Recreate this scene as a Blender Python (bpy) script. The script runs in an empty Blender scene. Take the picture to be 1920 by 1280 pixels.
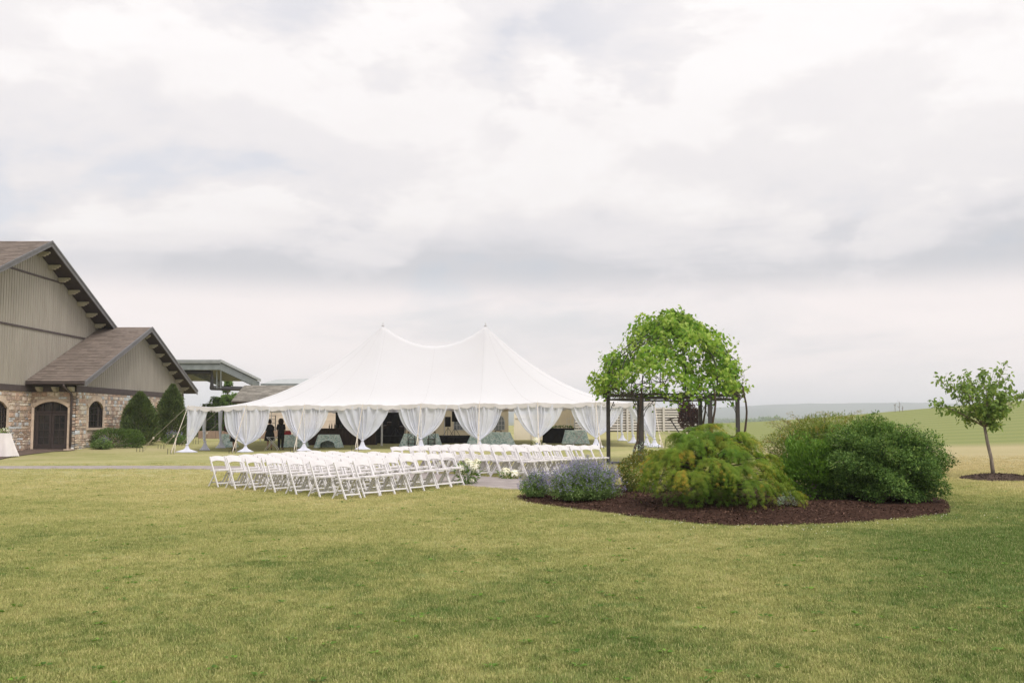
import bpy, math, random
import numpy as np
from mathutils import Vector, Matrix, Euler

R = math.radians
random.seed(11)
rng = np.random.default_rng(11)
sc = bpy.context.scene
C = sc.collection

# ------------------------------------------------------------------ camera
FPX, EYE, PITCH = 1867.0, 1.7, math.atan(147.0 / 1867.0)
cd = bpy.data.cameras.new('camera')
cd.lens, cd.sensor_width = 36.0 * FPX / 1920.0, 36.0
cd.clip_start, cd.clip_end = 0.1, 30000.0
cam = bpy.data.objects.new('camera', cd)
cam.location = (0, 0, EYE)
cam.rotation_euler = (math.pi / 2 + PITCH, 0, 0)
C.objects.link(cam)
sc.camera = cam

# ------------------------------------------------------------------ sky, sun, exposure
SUN_EL, SUN_AZ = R(50), R(152)          # azimuth clockwise from +Y: behind the camera, to the right
SKY_GAIN, SKY_SEED = 0.84, 2.2
world = bpy.data.worlds.new('World')
sc.world = world
world.use_nodes = True
wn = world.node_tree
wn.nodes.clear()


def nd(nt, typ, **kw):
    n = nt.nodes.new(typ)
    for k, v in kw.items():
        if k.startswith('i_'):
            key = k[2:]
            n.inputs[int(key) if key.isdigit() else key].default_value = v
        else:
            setattr(n, k, v)
    return n


def math_(nt, op, a, b=None, c=None, clamp=False):
    n = nt.nodes.new('ShaderNodeMath')
    n.operation = op
    n.use_clamp = clamp
    for i, v in enumerate((a, b, c)):
        if v is None:
            continue
        if isinstance(v, (int, float)):
            n.inputs[i].default_value = v
        else:
            nt.links.new(v, n.inputs[i])
    return n.outputs[0]


def mixc(nt, f, a, b, mode='MIX'):
    n = nt.nodes.new('ShaderNodeMix')
    n.data_type = 'RGBA'
    n.blend_type = mode
    for sock, v in ((n.inputs[0], f), (n.inputs[6], a), (n.inputs[7], b)):
        if isinstance(v, (int, float)):
            sock.default_value = v
        elif isinstance(v, (tuple, list)):
            sock.default_value = (*v[:3], 1)
        else:
            nt.links.new(v, sock)
    return n.outputs[2]


def maprange(nt, v, a, b, c=0.0, d=1.0, smooth=True):
    n = nt.nodes.new('ShaderNodeMapRange')
    n.interpolation_type = 'SMOOTHSTEP' if smooth else 'LINEAR'
    nt.links.new(v, n.inputs[0])
    for i, x in enumerate((a, b, c, d)):
        n.inputs[i + 1].default_value = x
    return n.outputs[0]


def noise(nt, vec, scale, detail=4, rough=0.55, dist=0.0):
    n = nt.nodes.new('ShaderNodeTexNoise')
    n.inputs['Scale'].default_value = scale
    n.inputs['Detail'].default_value = detail
    n.inputs['Roughness'].default_value = rough
    n.inputs['Distortion'].default_value = dist
    if vec is not None:
        nt.links.new(vec, n.inputs['Vector'])
    return n.outputs[0]


def build_sky():
    nt = wn
    L = nt.links
    tc = nd(nt, 'ShaderNodeTexCoord')
    sep = nd(nt, 'ShaderNodeSeparateXYZ')
    L.new(tc.outputs['Generated'], sep.inputs[0])
    z = math_(nt, 'MAXIMUM', sep.outputs[2], 0.0)
    mp = nd(nt, 'ShaderNodeMapping')
    mp.inputs['Scale'].default_value = (1.0, 1.0, 2.1)
    mp.inputs['Location'].default_value = (SKY_SEED, SKY_SEED * 0.37, 0.0)
    L.new(tc.outputs['Generated'], mp.inputs[0])
    v = mp.outputs[0]

    def shifted(d):
        n = nd(nt, 'ShaderNodeVectorMath', operation='ADD')
        n.inputs[1].default_value = d
        L.new(v, n.inputs[0])
        return n.outputs[0]
    # heaped clouds: a soft mass, its lit upper edge and its shaded base
    mass = noise(nt, v, 3.6, 12, 0.55, 0.15)
    mass_up = noise(nt, shifted((-0.03, 0.0, 0.075)), 3.6, 12, 0.55, 0.15)
    veil = noise(nt, v, 1.3, 5, 0.5, 0.3)
    fine = noise(nt, v, 9.0, 9, 0.62, 0.3)
    heap = maprange(nt, mass, 0.45, 0.515)
    lit = maprange(nt, math_(nt, 'SUBTRACT', mass, mass_up), -0.06, 0.085)
    # long flat bases low over the horizon
    bv = nd(nt, 'ShaderNodeCombineXYZ', i_2=SKY_SEED + 2.6)
    L.new(math_(nt, 'MULTIPLY', sep.outputs[0], 1.6), bv.inputs[0])
    L.new(math_(nt, 'MULTIPLY', z, 7.0), bv.inputs[1])
    n_band = noise(nt, bv.outputs[0], 1.7, 7, 0.55, 0.35)
    zz = math_(nt, 'MULTIPLY_ADD', math_(nt, 'SUBTRACT', n_band, 0.5), 0.17, z)
    band = math_(nt, 'MULTIPLY', maprange(nt, zz, 0.088, 0.128), maprange(nt, zz, 0.205, 0.140))
    low = maprange(nt, z, 0.09, 0.02)
    calm = maprange(nt, z, 0.0, 0.10, 0.45, 1.0)
    t = math_(nt, 'MULTIPLY_ADD', heap, 0.08, 0.46)
    t = math_(nt, 'MULTIPLY_ADD', math_(nt, 'MULTIPLY', math_(nt, 'MULTIPLY', heap, lit), calm), 0.33, t)
    t = math_(nt, 'MULTIPLY_ADD', maprange(nt, veil, 0.3, 0.7), 0.20, t)
    t = math_(nt, 'MULTIPLY_ADD', math_(nt, 'SUBTRACT', fine, 0.5), 0.34, t)
    t = math_(nt, 'MULTIPLY_ADD', band, -0.76, t)
    t = math_(nt, 'MULTIPLY_ADD', low, 0.20, t, clamp=True)
    ramp = nd(nt, 'ShaderNodeValToRGB')
    e = ramp.color_ramp.elements
    e[0].position, e[0].color = 0.0, (0.60, 0.60, 0.635, 1)
    e[1].position, e[1].color = 1.0, (0.885, 0.86, 0.86, 1)
    for p, c in ((0.20, (0.67, 0.66, 0.69, 1)), (0.42, (0.75, 0.728, 0.748, 1)), (0.66, (0.80, 0.772, 0.78, 1)), (0.85, (0.85, 0.82, 0.82, 1))):
        k = e.new(p)
        k.color = c
    L.new(t, ramp.inputs[0])
    # cloud low down is lit warmer
    warm = math_(nt, 'MULTIPLY', math_(nt, 'MULTIPLY', maprange(nt, z, 0.15, 0.11), maprange(nt, z, 0.0, 0.05)), maprange(nt, n_band, 0.32, 0.52))
    col = mixc(nt, math_(nt, 'MULTIPLY', warm, 0.85), ramp.outputs[0], (0.98, 0.90, 0.885))
    bg_cloud = nd(nt, 'ShaderNodeBackground')
    L.new(col, bg_cloud.inputs[0])
    # an overcast sky is brighter overhead than at the horizon
    L.new(math_(nt, 'MULTIPLY_ADD', z, 0.40 * SKY_GAIN, 1.02 * SKY_GAIN), bg_cloud.inputs[1])
    sky = nd(nt, 'ShaderNodeTexSky', sky_type='NISHITA', sun_disc=False)
    sky.sun_elevation, sky.sun_rotation = SUN_EL, SUN_AZ
    sky.air_density, sky.dust_density = 1.0, 3.0
    bg_sky = nd(nt, 'ShaderNodeBackground', i_1=0.13)
    L.new(sky.outputs[0], bg_sky.inputs[0])
    gap = math_(nt, 'MULTIPLY', maprange(nt, mass, 0.47, 0.38), maprange(nt, veil, 0.58, 0.42))
    gap = math_(nt, 'MULTIPLY', gap, maprange(nt, z, 0.05, 0.13))
    cover = math_(nt, 'MULTIPLY_ADD', gap, -0.24, 1.0)
    mx = nd(nt, 'ShaderNodeMixShader')
    L.new(cover, mx.inputs[0])
    L.new(bg_sky.outputs[0], mx.inputs[1])
    L.new(bg_cloud.outputs[0], mx.inputs[2])
    out = nd(nt, 'ShaderNodeOutputWorld')
    L.new(mx.outputs[0], out.inputs[0])


build_sky()
sd = bpy.data.lights.new('sun', 'SUN')
sd.energy, sd.angle, sd.color = 2.1, R(24), (1.0, 0.95, 0.88)
sun = bpy.data.objects.new('sun', sd)
sun_dir = Vector((math.sin(SUN_AZ) * math.cos(SUN_EL), math.cos(SUN_AZ) * math.cos(SUN_EL), math.sin(SUN_EL)))
sun.rotation_euler = sun_dir.to_track_quat('Z', 'Y').to_euler()
sun.location = (0, -10, 40)
C.objects.link(sun)
vs = sc.view_settings
vs.view_transform, vs.look, vs.exposure, vs.gamma = 'Standard', 'None', 0.26, 1.0
vs.use_curve_mapping = False
sc.cycles.use_denoising = True
sc.cycles.max_bounces = 8
sc.cycles.transparent_max_bounces = 24
sc.cycles.volume_bounces = 1

# ------------------------------------------------------------------ where things are
FWD = np.array((0, math.cos(PITCH), math.sin(PITCH)))
UPV = np.array((0, -math.sin(PITCH), math.cos(PITCH)))


def ray(px, py):
    return FWD + (px - 960) / FPX * np.array((1, 0, 0)) - (py - 640) / FPX * UPV


def at(px, py, d):
    """the point at depth d seen at a pixel of the 1920 x 1280 photograph"""
    r = ray(px, py)
    return np.array((0, 0, EYE)) + r * (d / r[1])


_cp = np.array([
    (-3.5, 21, .02), (-7.6, 26, -.03), (-1.2, 23.8, .14), (.2, 25.7, .20), (-3.5, 30.6, .09), (2.6, 28.5, .2),
    (-17, 52.7, 0.0), (-7.5, 52.7, .15), (4.7, 52.7, .26), (-23.3, 53.3, .1), (-27, 50, .04), (-22, 58, .3), (-17, 58, .03),
    (-18, 36, 0.0), (0, 6, 0), (-5, 10, 0), (5, 10, .05), (3, 16, .1), (8, 17, .15), (11.1, 23, .25), (5.7, 35.4, .2),
    (1, 73, .25), (-10, 73, .22), (9, 90, .64), (15, 90, .7), (29.6, 118, 1.2), (50.8, 118, 3.1), (61.7, 118, 3.95),
    (24, 50, .34), (12, 50, .3), (40, 80, 1.5), (90, 118, 6.2), (60, 60, 2.2), (40, 20, .8), (80, 20, 2.0),
    (0, -15, 0), (-30, -15, -.2), (30, -15, .4), (-50, 20, -.3), (-60, 60, 0.0), (-40, 110, .4), (0, 130, .9), (35, 145, 1.5),
    (72, 145, 4.4), (-100, 100, 0), (-20, 85, .25), (-40, 30, -.2)])


def _tps_fit(p, lam=0.6):
    n = len(p)
    d = np.linalg.norm(p[:, None, :2] - p[None, :, :2], axis=2)
    K = np.where(d > 0, d * d * np.log(np.maximum(d, 1e-9)), 0) + lam * np.eye(n)
    P = np.hstack([np.ones((n, 1)), p[:, :2]])
    A = np.zeros((n + 3, n + 3))
    A[:n, :n], A[:n, n:], A[n:, :n] = K, P, P.T
    return np.linalg.solve(A, np.concatenate([p[:, 2], np.zeros(3)]))


_w = _tps_fit(_cp)


def gz(x, y):
    """height of the ground"""
    x, y = np.asarray(x, float), np.asarray(y, float)
    shp = np.broadcast(x, y).shape
    x, y = np.broadcast_to(x, shp).ravel(), np.broadcast_to(y, shp).ravel()
    r = np.hypot(x, y - 20)
    k = np.minimum(1, 125 / np.maximum(r, 1e-6))
    xe, ye = x * k, 20 + (y - 20) * k
    d = np.hypot(xe[:, None] - _cp[None, :, 0], ye[:, None] - _cp[None, :, 1])
    z = (np.where(d > 0, d * d * np.log(np.maximum(d, 1e-9)), 0) @ _w[:-3]) + _w[-3] + _w[-2] * xe + _w[-1] * ye
    t = np.clip((r - 125) / 300, 0, 1)
    t = t * t * (3 - 2 * t)
    t2 = np.clip((r - 500) / 2400, 0, 1)
    far = -16 + 12 * t2 * t2 * (3 - 2 * t2)
    z = z * (1 - t) + far * t
    return float(z[0]) if shp == () else z.reshape(shp)


def gp(px, py):
    """the point of the ground seen at a pixel"""
    r = ray(px, py)
    d = 5.0
    for _ in range(4000):
        p = np.array((0, 0, EYE)) + r * (d / r[1])
        if p[2] <= gz(p[0], p[1]):
            break
        d *= 1.003
    return p


# ------------------------------------------------------------------ mesh helpers
ORIGIN = {}


class MB:
    """collects shapes; build() links them as one mesh object"""

    def __init__(s):
        s.v, s.f, s.a = [], [], []

    def add(s, verts, faces, tint=None):
        n = len(s.v)
        s.v.extend([tuple(map(float, p)) for p in verts])
        s.f.extend([tuple(i + n for i in f) for f in faces])
        s.a.extend([0.5 if tint is None else tint] * len(verts))
        return s

    def box(s, c, size, rot=None, tint=None):
        hx, hy, hz = size[0] / 2, size[1] / 2, size[2] / 2
        pts = [Vector((x, y, z)) for x in (-hx, hx) for y in (-hy, hy) for z in (-hz, hz)]
        if rot is not None:
            pts = [rot @ p for p in pts]
        pts = [(p[0] + c[0], p[1] + c[1], p[2] + c[2]) for p in pts]
        return s.add(pts, [(0, 1, 3, 2), (4, 6, 7, 5), (0, 4, 5, 1), (2, 3, 7, 6), (0, 2, 6, 4), (1, 5, 7, 3)], tint)

    def span(s, a, b, tint=None):
        return s.box([(a[i] + b[i]) / 2 for i in range(3)], [abs(b[i] - a[i]) for i in range(3)], None, tint)

    def bar(s, p0, p1, w, h, up=(0, 0, 1), tint=None):
        p0, p1 = Vector(p0), Vector(p1)
        d = (p1 - p0)
        ln = d.length
        d.normalize()
        u = Vector(up)
        x = d.cross(u)
        if x.length < 1e-4:
            x = d.cross(Vector((1, 0, 0)))
        x.normalize()
        u = x.cross(d)
        m = Matrix((x, d, u)).transposed()
        return s.box((p0 + p1) / 2, (w, ln, h), m, tint)

    def tube(s, pts, rad, n=8, cap=True, tint=None):
        pts = [Vector(p) for p in pts]
        if isinstance(rad, (int, float)):
            rad = [rad] * len(pts)
        vs_, fs = [], []
        ref = Vector((0.13, 0.27, 0.95)).normalized()
        for i, p in enumerate(pts):
            d = (pts[min(i + 1, len(pts) - 1)] - pts[max(i - 1, 0)])
            d = d.normalized() if d.length > 1e-9 else Vector((0, 0, 1))
            x = d.cross(ref)
            if x.length < 0.05:
                x = d.cross(Vector((1, 0, 0)))
            x.normalize()
            y = d.cross(x)
            for k in range(n):
                a = 2 * math.pi * k / n
                vs_.append(p + (x * math.cos(a) + y * math.sin(a)) * rad[i])
        for i in range(len(pts) - 1):
            for k in range(n):
                k2 = (k + 1) % n
                fs.append((i * n + k, i * n + k2, (i + 1) * n + k2, (i + 1) * n + k))
        if cap:
            fs.append(tuple(range(n - 1, -1, -1)))
            fs.append(tuple((len(pts) - 1) * n + k for k in range(n)))
        return s.add(vs_, fs, tint)

    def lathe(s, prof, c=(0, 0, 0), n=16, sx=1.0, sy=1.0, fold=0.0, kf=8, ph=0.0, tint=None):
        vs_, fs = [], []
        for i, (r, z) in enumerate(prof):
            for k in range(n):
                a = 2 * math.pi * k / n
                rr = r * (1 + fold * math.sin(kf * a + ph))
                vs_.append((c[0] + rr * math.cos(a) * sx, c[1] + rr * math.sin(a) * sy, c[2] + z))
        for i in range(len(prof) - 1):
            for k in range(n):
                k2 = (k + 1) % n
                fs.append((i * n + k, i * n + k2, (i + 1) * n + k2, (i + 1) * n + k))
        fs.append(tuple(range(n - 1, -1, -1)))
        fs.append(tuple((len(prof) - 1) * n + k for k in range(n)))
        return s.add(vs_, fs, tint)

    def prism(s, poly, off, tint=None):
        """polygon (3-D points) pushed along off"""
        n = len(poly)
        o = Vector(off)
        vs_ = [Vector(p) for p in poly] + [Vector(p) + o for p in poly]
        fs = [tuple(range(n - 1, -1, -1)), tuple(range(n, 2 * n))]
        fs += [(i, (i + 1) % n, n + (i + 1) % n, n + i) for i in range(n)]
        return s.add(vs_, fs, tint)

    def sheet(s, P, tint=None, wrap=False):
        """P: array rows x cols x 3"""
        r, c = P.shape[:2]
        fs = []
        for i in range(r - 1):
            for j in range(c if wrap else c - 1):
                j2 = (j + 1) % c
                fs.append((i * c + j, i * c + j2, (i + 1) * c + j2, (i + 1) * c + j))
        return s.add(P.reshape(-1, 3), fs, tint)

    def build(s, name, m, parent=None, smooth=False, local=False, bevel=0.0, solid=0.0):
        me = bpy.data.meshes.new(name)
        v = s.v
        if parent is not None and not local:
            o = ORIGIN.get(parent.name, (0, 0, 0))
            v = [(p[0] - o[0], p[1] - o[1], p[2] - o[2]) for p in v]
        me.from_pydata(v, [], s.f)
        me.update()
        at_ = me.attributes.new('tint', 'FLOAT', 'POINT')
        at_.data.foreach_set('value', np.array(s.a, np.float32))
        if smooth:
            me.polygons.foreach_set('use_smooth', [True] * len(me.polygons))
        me.materials.append(m)
        return link(name, me, parent, bevel, solid)


def link(name, me, parent=None, bevel=0.0, solid=0.0):
    ob = bpy.data.objects.new(name, me)
    C.objects.link(ob)
    if parent is not None:
        ob.parent = parent
        ORIGIN[ob.name] = ORIGIN.get(parent.name, (0, 0, 0))
    if solid:
        md = ob.modifiers.new('thickness', 'SOLIDIFY')
        md.thickness = solid
        md.offset = 0
    if bevel:
        md = ob.modifiers.new('bevel', 'BEVEL')
        md.width = bevel
        md.segments = 2
        md.limit_method = 'ANGLE'
    return ob


def arrays_mesh(name, V, F, tint=None, m=None, parent=None, smooth=False):
    """fast mesh from numpy arrays, faces all of one size; world coordinates"""
    V = np.asarray(V, np.float32).reshape(-1, 3)
    if parent is not None:
        V = V - np.array(ORIGIN.get(parent.name, (0, 0, 0)), np.float32)
    F = np.asarray(F, np.int32)
    k = F.shape[1]
    me = bpy.data.meshes.new(name)
    me.vertices.add(len(V))
    me.vertices.foreach_set('co', V.ravel())
    me.loops.add(F.size)
    me.loops.foreach_set('vertex_index', F.ravel())
    me.polygons.add(len(F))
    me.polygons.foreach_set('loop_start', np.arange(0, F.size, k, dtype=np.int32))
    me.polygons.foreach_set('loop_total', np.full(len(F), k, np.int32))
    if smooth:
        me.polygons.foreach_set('use_smooth', np.ones(len(F), bool))
    me.update(calc_edges=True)
    if tint is not None:
        a = me.attributes.new('tint', 'FLOAT', 'POINT')
        a.data.foreach_set('value', np.asarray(tint, np.float32).ravel())
    if m:
        me.materials.append(m)
    return link(name, me, parent) if name else me


def tag(o, label, cat, group=None):
    o['label'], o['category'] = label, cat
    if group:
        o['group'] = group
    return o


def thing(name, label, cat, loc=(0, 0, 0), group=None):
    o = bpy.data.objects.new(name, None)
    o.empty_display_size = 0.2
    o.location = [float(x) for x in loc]
    C.objects.link(o)
    ORIGIN[o.name] = tuple(float(x) for x in loc)
    return tag(o, label, cat, group)


def struct(o, kind='structure'):
    o['kind'] = kind
    return o


def copy_tree(o, parent=None):
    c = o.copy()
    C.objects.link(c)
    c.parent = parent
    ORIGIN[c.name] = ORIGIN.get(o.name, (0, 0, 0))
    for ch in o.children:
        copy_tree(ch, c)
    return c


# ------------------------------------------------------------------ materials
def mat(name, col, col2=None, scale=6.0, rough=0.65, bump=0.0, bscale=40.0, spec=0.14, metal=0.0, stretch=None, tintmix=0.0,
        detail=5, contrast=(0.35, 0.65)):
    m = bpy.data.materials.new(name)
    m.use_nodes = True
    nt = m.node_tree
    b = nt.nodes['Principled BSDF']
    b.inputs['Roughness'].default_value = rough
    b.inputs['Specular IOR Level'].default_value = spec
    b.inputs['Metallic'].default_value = metal
    tc = nd(nt, 'ShaderNodeTexCoord')
    v = tc.outputs['Object']
    if stretch:
        mp = nd(nt, 'ShaderNodeMapping')
        mp.inputs['Scale'].default_value = stretch
        nt.links.new(v, mp.inputs[0])
        v = mp.outputs[0]
    if col2 is None:
        col2 = tuple(c * 0.82 for c in col)
    f = maprange(nt, noise(nt, v, scale, detail, 0.6), *contrast)
    c = mixc(nt, f, col, col2)
    if tintmix:
        at_ = nd(nt, 'ShaderNodeAttribute', attribute_name='tint')
        k = maprange(nt, at_.outputs['Fac'], 0, 1, 1 - tintmix, 1 + tintmix, False)
        c = mixc(nt, 1.0, c, _grey(nt, k), 'MULTIPLY')
    nt.links.new(c, b.inputs['Base Color'])
    if bump:
        bp = nd(nt, 'ShaderNodeBump', i_Strength=bump, i_Distance=0.02)
        nt.links.new(noise(nt, v, bscale, 6, 0.65), bp.inputs['Height'])
        nt.links.new(bp.outputs[0], b.inputs['Normal'])
    return m


def _grey(nt, v):
    n = nd(nt, 'ShaderNodeCombineColor')
    for i in range(3):
        nt.links.new(v, n.inputs[i])
    return n.outputs[0]


def leafmat(name, stops, trans=0.35, rough=0.6, spec=0.16, vary=0.5, gain=1.35):
    """stops: leaf colours the tint attribute runs through"""
    m = bpy.data.materials.new(name)
    m.use_nodes = True
    nt = m.node_tree
    nt.nodes.clear()
    at_ = nd(nt, 'ShaderNodeAttribute', attribute_name='tint')
    rp = nd(nt, 'ShaderNodeValToRGB')
    e = rp.color_ramp.elements
    for i, c in enumerate(stops):
        p = i / (len(stops) - 1)
        if i == 0:
            k = e[0]
            k.position = 0
        elif i == len(stops) - 1:
            k = e[-1]
            k.position = 1
        else:
            k = e.new(p)
        k.color = (*[x * gain for x in c], 1)
    nt.links.new(at_.outputs['Fac'], rp.inputs[0])
    geo = nd(nt, 'ShaderNodeNewGeometry')
    nz = maprange(nt, noise(nt, geo.outputs['Position'], 2.2, 3), 0.3, 0.7, 1 - 0.35 * vary, 1 + 0.35 * vary)
    c = mixc(nt, 1.0, rp.outputs[0], _grey(nt, nz), 'MULTIPLY')
    b = nd(nt, 'ShaderNodeBsdfPrincipled')
    b.inputs['Roughness'].default_value = rough
    b.inputs['Specular IOR Level'].default_value = spec
    nt.links.new(c, b.inputs['Base Color'])
    t = nd(nt, 'ShaderNodeBsdfTranslucent')
    nt.links.new(mixc(nt, 1.0, c, (1.25, 1.25, 0.7), 'MULTIPLY'), t.inputs[0])
    mx = nd(nt, 'ShaderNodeMixShader', i_0=trans)
    nt.links.new(b.outputs[0], mx.inputs[1])
    nt.links.new(t.outputs[0], mx.inputs[2])
    o = nd(nt, 'ShaderNodeOutputMaterial')
    nt.links.new(mx.outputs[0], o.inputs[0])
    return m


def cloth(name, col, trans=0.25, clear=0.0, rough=0.8, col2=None, scale=4.0):
    m = bpy.data.materials.new(name)
    m.use_nodes = True
    nt = m.node_tree
    nt.nodes.clear()
    tc = nd(nt, 'ShaderNodeTexCoord')
    f = maprange(nt, noise(nt, tc.outputs['Object'], scale, 5), 0.3, 0.7)
    c = mixc(nt, f, col, col2 or tuple(x * 0.93 for x in col))
    d = nd(nt, 'ShaderNodeBsdfDiffuse', i_Roughness=rough)
    t = nd(nt, 'ShaderNodeBsdfTranslucent')
    nt.links.new(c, d.inputs[0])
    nt.links.new(c, t.inputs[0])
    mx = nd(nt, 'ShaderNodeMixShader', i_0=trans)
    nt.links.new(d.outputs[0], mx.inputs[1])
    nt.links.new(t.outputs[0], mx.inputs[2])
    s = mx.outputs[0]
    if clear:
        tr = nd(nt, 'ShaderNodeBsdfTransparent')
        m2 = nd(nt, 'ShaderNodeMixShader', i_0=clear)
        nt.links.new(s, m2.inputs[1])
        nt.links.new(tr.outputs[0], m2.inputs[2])
        s = m2.outputs[0]
    o = nd(nt, 'ShaderNodeOutputMaterial')
    nt.links.new(s, o.inputs[0])
    return m


def lawn_colour(nt):
    """colour of the turf from the place it grows in: dry straw and green patches, mown bands on the far slope"""
    geo = nd(nt, 'ShaderNodeNewGeometry')
    P = geo.outputs['Position']
    sep = nd(nt, 'ShaderNodeSeparateXYZ')
    nt.links.new(P, sep.inputs[0])
    flat = nd(nt, 'ShaderNodeCombineXYZ')
    nt.links.new(sep.outputs[0], flat.inputs[0])
    nt.links.new(sep.outputs[1], flat.inputs[1])
    F = flat.outputs[0]
    big = noise(nt, F, 0.17, 3, 0.5, 0.4)
    mid = noise(nt, F, 0.75, 4, 0.6, 0.3)
    fine = noise(nt, F, 4.5, 4, 0.65)
    near = maprange(nt, sep.outputs[1], 24.0, 8.0)            # turf by the camera is greener
    a = math_(nt, 'MULTIPLY_ADD', big, 0.65, math_(nt, 'MULTIPLY', mid, 0.48))
    a = math_(nt, 'MULTIPLY_ADD', fine, 0.60, a)
    a = math_(nt, 'MULTIPLY_ADD', near, 0.21, a)
    right = maprange(nt, sep.outputs[0], 2.0, 6.0)
    a = math_(nt, 'MULTIPLY_ADD', math_(nt, 'MULTIPLY', right, near), 0.30, a)
    rp = nd(nt, 'ShaderNodeValToRGB')
    e = rp.color_ramp.elements
    e[0].position, e[0].color = 0.62, (0.41, 0.36, 0.20, 1)
    e[1].position, e[1].color = 1.0, (0.10, 0.15, 0.04, 1)
    for p, c in ((0.74, (0.36, 0.335, 0.155, 1)), (0.86, (0.258, 0.266, 0.098, 1))):
        k = e.new(p)
        k.color = c
    nt.links.new(math_(nt, 'MULTIPLY_ADD', a, 0.62, 0.235), rp.inputs[0])
    col = rp.outputs[0]
    # the meadow on the slope: greener, mown in bands
    slope = math_(nt, 'MULTIPLY', maprange(nt, sep.outputs[0], 10, 16),
                  maprange(nt, math_(nt, 'MULTIPLY_ADD', mid, 2.0, sep.outputs[1]), 50.6, 52.0))
    wv = nd(nt, 'ShaderNodeTexWave', wave_type='BANDS', bands_direction='Y', i_Scale=0.075, i_Distortion=1.5)
    wv.inputs['Detail'].default_value = 2.0
    nt.links.new(F, wv.inputs[0])
    meadow = mixc(nt, wv.outputs['Fac'], (0.232, 0.25, 0.09), (0.195, 0.222, 0.078))
    col = mixc(nt, slope, col, meadow)
    dry = math_(nt, 'MULTIPLY', maprange(nt, sep.outputs[0], 8, 12), math_(nt, 'MULTIPLY', maprange(nt, sep.outputs[1], 22, 30),
                maprange(nt, sep.outputs[1], 56, 50)))
    col = mixc(nt, math_(nt, 'MULTIPLY', dry, 0.75), col, (0.40, 0.335, 0.19))
    # far country is woods and fields
    far = maprange(nt, sep.outputs[1], 200, 500)
    country = mixc(nt, maprange(nt, noise(nt, F, 0.006, 3), 0.45, 0.55), (0.05, 0.08, 0.03), (0.16, 0.17, 0.07))
    return mixc(nt, far, col, country)


def lawn_mat():
    m = bpy.data.materials.new('turf')
    m.use_nodes = True
    nt = m.node_tree
    b = nt.nodes['Principled BSDF']
    b.inputs['Roughness'].default_value = 0.9
    b.inputs['Specular IOR Level'].default_value = 0.1
    nt.links.new(lawn_colour(nt), b.inputs['Base Color'])
    geo = nd(nt, 'ShaderNodeNewGeometry')
    bp = nd(nt, 'ShaderNodeBump', i_Strength=0.5, i_Distance=0.05)
    nt.links.new(noise(nt, geo.outputs['Position'], 9, 6, 0.7), bp.inputs['Height'])
    nt.links.new(bp.outputs[0], b.inputs['Normal'])
    return m


def blade_mat():
    m = bpy.data.materials.new('grass_blade')
    m.use_nodes = True
    nt = m.node_tree
    nt.nodes.clear()
    at_ = nd(nt, 'ShaderNodeAttribute', attribute_name='tint')
    c = lawn_colour(nt)
    k = maprange(nt, at_.outputs['Fac'], 0, 1, 0.95, 2.05, False)
    c = mixc(nt, 1.0, c, _grey(nt, k), 'MULTIPLY')
    straw = maprange(nt, at_.outputs['Fac'], 0.72, 0.95)
    c = mixc(nt, math_(nt, 'MULTIPLY', straw, 0.5), c, (0.60, 0.49, 0.27))
    d = nd(nt, 'ShaderNodeBsdfDiffuse')
    t = nd(nt, 'ShaderNodeBsdfTranslucent')
    nt.links.new(c, d.inputs[0])
    nt.links.new(c, t.inputs[0])
    mx = nd(nt, 'ShaderNodeMixShader', i_0=0.3)
    nt.links.new(d.outputs[0], mx.inputs[1])
    nt.links.new(t.outputs[0], mx.inputs[2])
    o = nd(nt, 'ShaderNodeOutputMaterial')
    nt.links.new(mx.outputs[0], o.inputs[0])
    return m


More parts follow.
